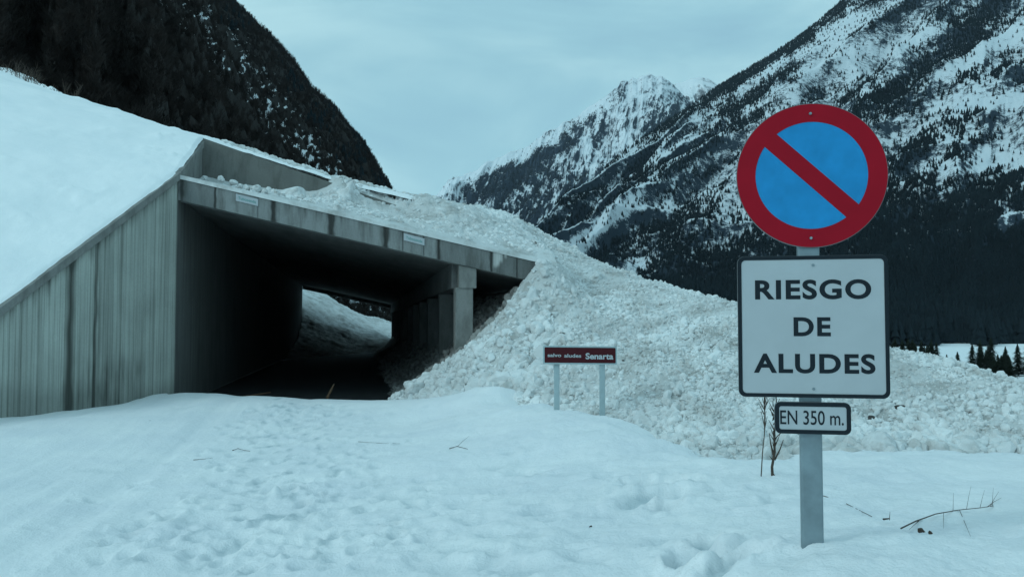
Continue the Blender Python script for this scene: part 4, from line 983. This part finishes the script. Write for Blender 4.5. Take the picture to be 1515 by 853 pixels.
# left hill
XH, YH, ZH, UH, VH, ph_ = loft('m', [(-600, -520, 900), (0, -270, 900), (200, -125, 900), (300, -42, 900), (344, 0, 900), (372, 25, 900), (412, 64, 900), (436, 90, 900), (461, 128, 900), (491, 153, 900), (519, 187, 900), (543, 215, 900), (562, 250, 900), (580, 280, 900), (600, 330, 900), (640, 440, 900)],
                           [(-600, 180, 52), (0, 175, 55), (200, 215, 62), (300, 300, 85), (380, 470, 110), (440, 500, 130), (640, 500, 210)], 900, 460,
                           lambda X, Y, U, V: 16 * (ridged(U * 9 + V * 3, V * 6 - U * 8, 4, 150) - .6) + 5 * fbm(U * 50, V * 50, 3, 151), M_HILL, 1.0)
PH, PHy = proj(XH, YH, ZH)
edge_x = np.array([(-100, 330), (0, 344), (64, 412), (128, 461), (187, 519), (250, 562), (280, 580), (400, 640)], float)
def dens_h(px, py, x, y, z, u, v):
    ex_ = np.interp(py, edge_x[:, 0], edge_x[:, 1]); dd = ex_ - px
    bnd_ = np.exp(-((dd - 80 - .05 * py) / 55) ** 2)
    n_ = fbm(px * .10, py * .16, 3, 160) * 1.7 + .35 * fbm(px * .02, py * .03, 2, 161)
    return bnd_ * sstep(.02, .30, n_) + .75 * blobs(px, py, [(30, 15, 18, 6, 10, 1), (95, 22, 14, 4, 30, .9), (80, 60, 10, 6, 0, .9), (175, 85, 14, 9, 30, .7), (262, 141, 7, 4, 0, 1), (237, 118, 6, 4, 0, .7), (20, 112, 25, 8, 15, .8), (300, 10, 14, 3, 30, .6)])
sh = dens_h(PH, PHy, XH, YH, ZH, 0, 0)
o = grid_obj('hill_left', XH, YH, ZH, M_HILL, attrs={'snowy': -.16 + .55 * sh}); tag(o, kind='structure')
dh = lambda px, py, x, y, z, u, v: 1.0 - .93 * dens_h(px, py, x, y, z, u, v)
forest('hill_scrub', XH, YH, ZH, 460, 90000, dh, lambda x, y, z: np.clip(1.6 + np.hypot(x, y) * .0042, 1.6, 4.6), FB, M_BARE)
forest('hill_conifers', XH, YH, ZH, 460, 16000, lambda px, py, x, y, z, u, v: .9 * (1 - dens_h(px, py, x, y, z, u, v)) * sstep(-.1, .3, fbm(px * .02, py * .02, 3, 170)) * sstep(350, 600, np.hypot(x, y)), lambda x, y, z: 5.5 + 0 * x, FC, M_CON2)

# snowy hillside shoulder with shrubs behind the slope at upper left
sp = [P(*a) for a in [(-300, 20, 60), (-60, 85, 54), (0, 100, 52), (30, 106, 51), (50, 120, 50), (75, 128, 48), (100, 146, 46), (118, 160, 44), (130, 165, 43), (180, 190, 42), (240, 215, 41)]]
fb_ = [(p[0] * .82, p[1] * .82, p[2] - 4.5) for p in sp]; bb_ = [(p[0] * 1.15, p[1] * 1.15, p[2] - 4) for p in sp]
spn = np.array(sp); tq = np.linspace(0, len(sp) - 1, 220); cr = np.stack([np.interp(tq, range(len(sp)), spn[:, i]) for i in range(3)], -1)
vv = np.linspace(-1, 1, 60); XX = cr[:, 0, None] * (1 + .16 * vv); YY = cr[:, 1, None] * (1 + .16 * vv); ZZ = cr[:, 2, None] - 5 * np.abs(vv) ** 1.2 + .35 * fbm(XX * .7, YY * .7, 4, 180)
o = grid_obj('hillside', XX, YY, ZZ, M_BANK); tag(o, kind='structure')
def shrub(p, h, lab, grp, r, lean=0):
    m = MB(); 
    for i in range(9):
        a = r.uniform(0, 6.28); s_ = r.uniform(.15, .5) * h; b_ = Vector(p); t_ = b_ + Vector((math.cos(a) * s_, math.sin(a) * s_, h * r.uniform(.6, 1))); mid = b_.lerp(t_, .5) + Vector((r.uniform(-.1, .1), r.uniform(-.1, .1), .08 * h))
        m.tube([b_, mid, t_], [.03 * h / 2, .018 * h / 2, .006], 4)
        for k_ in range(6):
            q = b_.lerp(t_, r.uniform(.3, .95)); m.tube([q, q + Vector((r.uniform(-.3, .3), r.uniform(-.3, .3), r.uniform(.05, .4))) * h * .6], [.010, .004], 3)
    tag(m.build('shrub', M_TWIG), lab, 'shrub', grp)
for px, py, D, h in [(55, 150, 47, 1.7), (62, 152, 45, 1.2), (90, 160, 45, 1.5), (100, 164, 44, 2.0), (96, 172, 43, 1.5), (83, 158, 46, 1.3), (105, 176, 42, 1.2), (70, 160, 45, 1.0), (115, 178, 41, .9), (122, 176, 42, 1.3), (45, 145, 48, 1.7), (38, 138, 49, 2.0), (28, 135, 49, 2.0), (15, 134, 50, 2.2), (3, 132, 50, 2.2), (112, 170, 43, 1.2), (130, 180, 41, .8), (78, 165, 44, 1.1), (10, 120, 51, 1.5), (48, 130, 49, 1.6)]:
    q = P(px, py, D); shrub((q[0], q[1], q[2] - .3), h, 'bare dark shrub on the snowy shoulder behind the upper left slope', 'bare shrubs behind the upper left slope', random)

# ------------------------------------------------------------------ conifers in the valley at right
def conifer(px, py_top, D, h, lab):
    x, y, _ = P(px, 500, D); base_z = -12.2; topz = P(px, py_top, D)[2]; h = topz - base_z
    e = empty('pine_tree', (x, y, base_z)); tag(e, lab, 'conifer', 'dark conifers clumped behind the debris crest' if 'clump behind' in lab else None)
    MB().tube([(x, y, base_z - .3), (x, y, base_z + h * .5), (x, y, base_z + h * .97)], [.02 * h, .012 * h, .02], 6).build('trunk', M_BARK, e)
    V = []; F = []; n_ = 1500
    for i in range(n_):
        t = random.random() ** 1.25; z = base_z + h * (.08 + .9 * t); R0 = h * .40 * (1 - t) ** .85 * (1.0 + .25 * math.sin(t * 38)) + .12; a = random.random() * 6.283; R1 = R0 * random.uniform(.55, 1.1)
        r0 = R0 * random.uniform(0, .35); w_ = .035 * h * random.uniform(.5, 1) * (1 - t * .6); b_ = len(V); ca, sa = math.cos(a), math.sin(a)
        V += [(x + r0 * ca - w_ * sa, y + r0 * sa + w_ * ca, z + .02 * h), (x + r0 * ca + w_ * sa, y + r0 * sa - w_ * ca, z + .02 * h), (x + R1 * ca, y + R1 * sa, z - random.uniform(.0, .03) * h)]; F.append((b_, b_ + 1, b_ + 2))
    c_ = link('crown', mesh_np('crown', np.array(V), np.array(F), False), M_CON, e)
LT = [(1333, 512, 150, 'short conifer just right of the warning panel edge'), (1352, 507, 170, 'slim conifer, second from the warning panel'), (1372, 514, 150, 'small conifer before the left end of the bright snow field'), (1385, 505, 200, 'conifer overlapping the left end of the bright snow field'),
      (1416, 520, 140, 'low conifer in front of the bright snow field'), (1438, 508, 165, 'medium conifer left of the tall pair'), (1450, 502, 175, 'tall conifer splitting the bright snow field, left of the pair'), (1466, 499, 180, 'tallest conifer splitting the bright snow field'),
      (1487, 512, 150, 'pointed conifer before the right half of the snow field'), (1505, 508, 160, 'conifer near the right edge of the snow field'), (1522, 498, 170, 'conifer at the right frame edge'), (1400, 524, 130, 'tiny conifer peeping over the debris crest'),
      (1470, 527, 125, 'small conifer peeping over the debris below the tallest'), (1320, 506, 190, 'conifer half hidden by the warning panel edge')]
for i in range(16):
    px = random.choice([random.uniform(1318, 1384), random.uniform(1318, 1384), random.uniform(1448, 1466), random.uniform(1512, 1560)]); LT.append((px, random.uniform(506, 520), random.uniform(170, 230), 'dark conifer in the clump behind the debris crest at right'))
for i in range(16): LT.append((random.uniform(1318, 1386), random.uniform(499, 508), random.uniform(165, 200), 'dark conifer in the clump behind the debris crest at right'))
for i in range(14): LT.append((random.uniform(1405, 1545), random.uniform(520, 534), random.uniform(120, 150), 'dark conifer in the clump behind the debris crest at right'))
for px, py, D, lab in LT: conifer(px, py, D * 1.45, 0, lab)
# timber on the valley floor beyond
n = 16000; px_ = RNG.uniform(620, 1700, n); D_ = RNG.uniform(560, 900, n)
dd = np.array([P(a, 500, b_) for a, b_ in zip(px_, D_)]); k_ = (D_ > 640 + 30 * pn(px_ * .01, px_ * 0, 3)) | ((np.abs(px_ - 1457) < 12)) | (px_ < 1385)
h = RNG.uniform(9, 20, n); pos = np.stack([dd[:, 0], dd[:, 1], -12.4 + np.clip((D_ - 640) * .2, 0, 60)], -1)
k_ &= px_ > 700
scatter_mesh('valley_forest', [t[0] for t in FC], [t[1] for t in FC], pos[k_], np.stack([h, h, h], -1)[k_], M_CON2, False, zrot(k_.sum()))

# ------------------------------------------------------------------ haze
HAZE = 2.3e-5
if HAZE:
    m, nt, b = newmat('haze_air'); nt.nodes.remove(b); pv = N(nt, 'ShaderNodeVolumePrincipled'); pv.inputs['Density'].default_value = HAZE; pv.inputs['Color'].default_value = (.75, .88, 1.0, 1); pv.inputs['Anisotropy'].default_value = .0
    nt.links.new(pv.outputs[0], nt.nodes['Material Output'].inputs['Volume'])
    hz = MB().box(-13000, 15000, -8000, 17000, -3500, 4500).build('haze', m); tag(hz, kind='stuff')
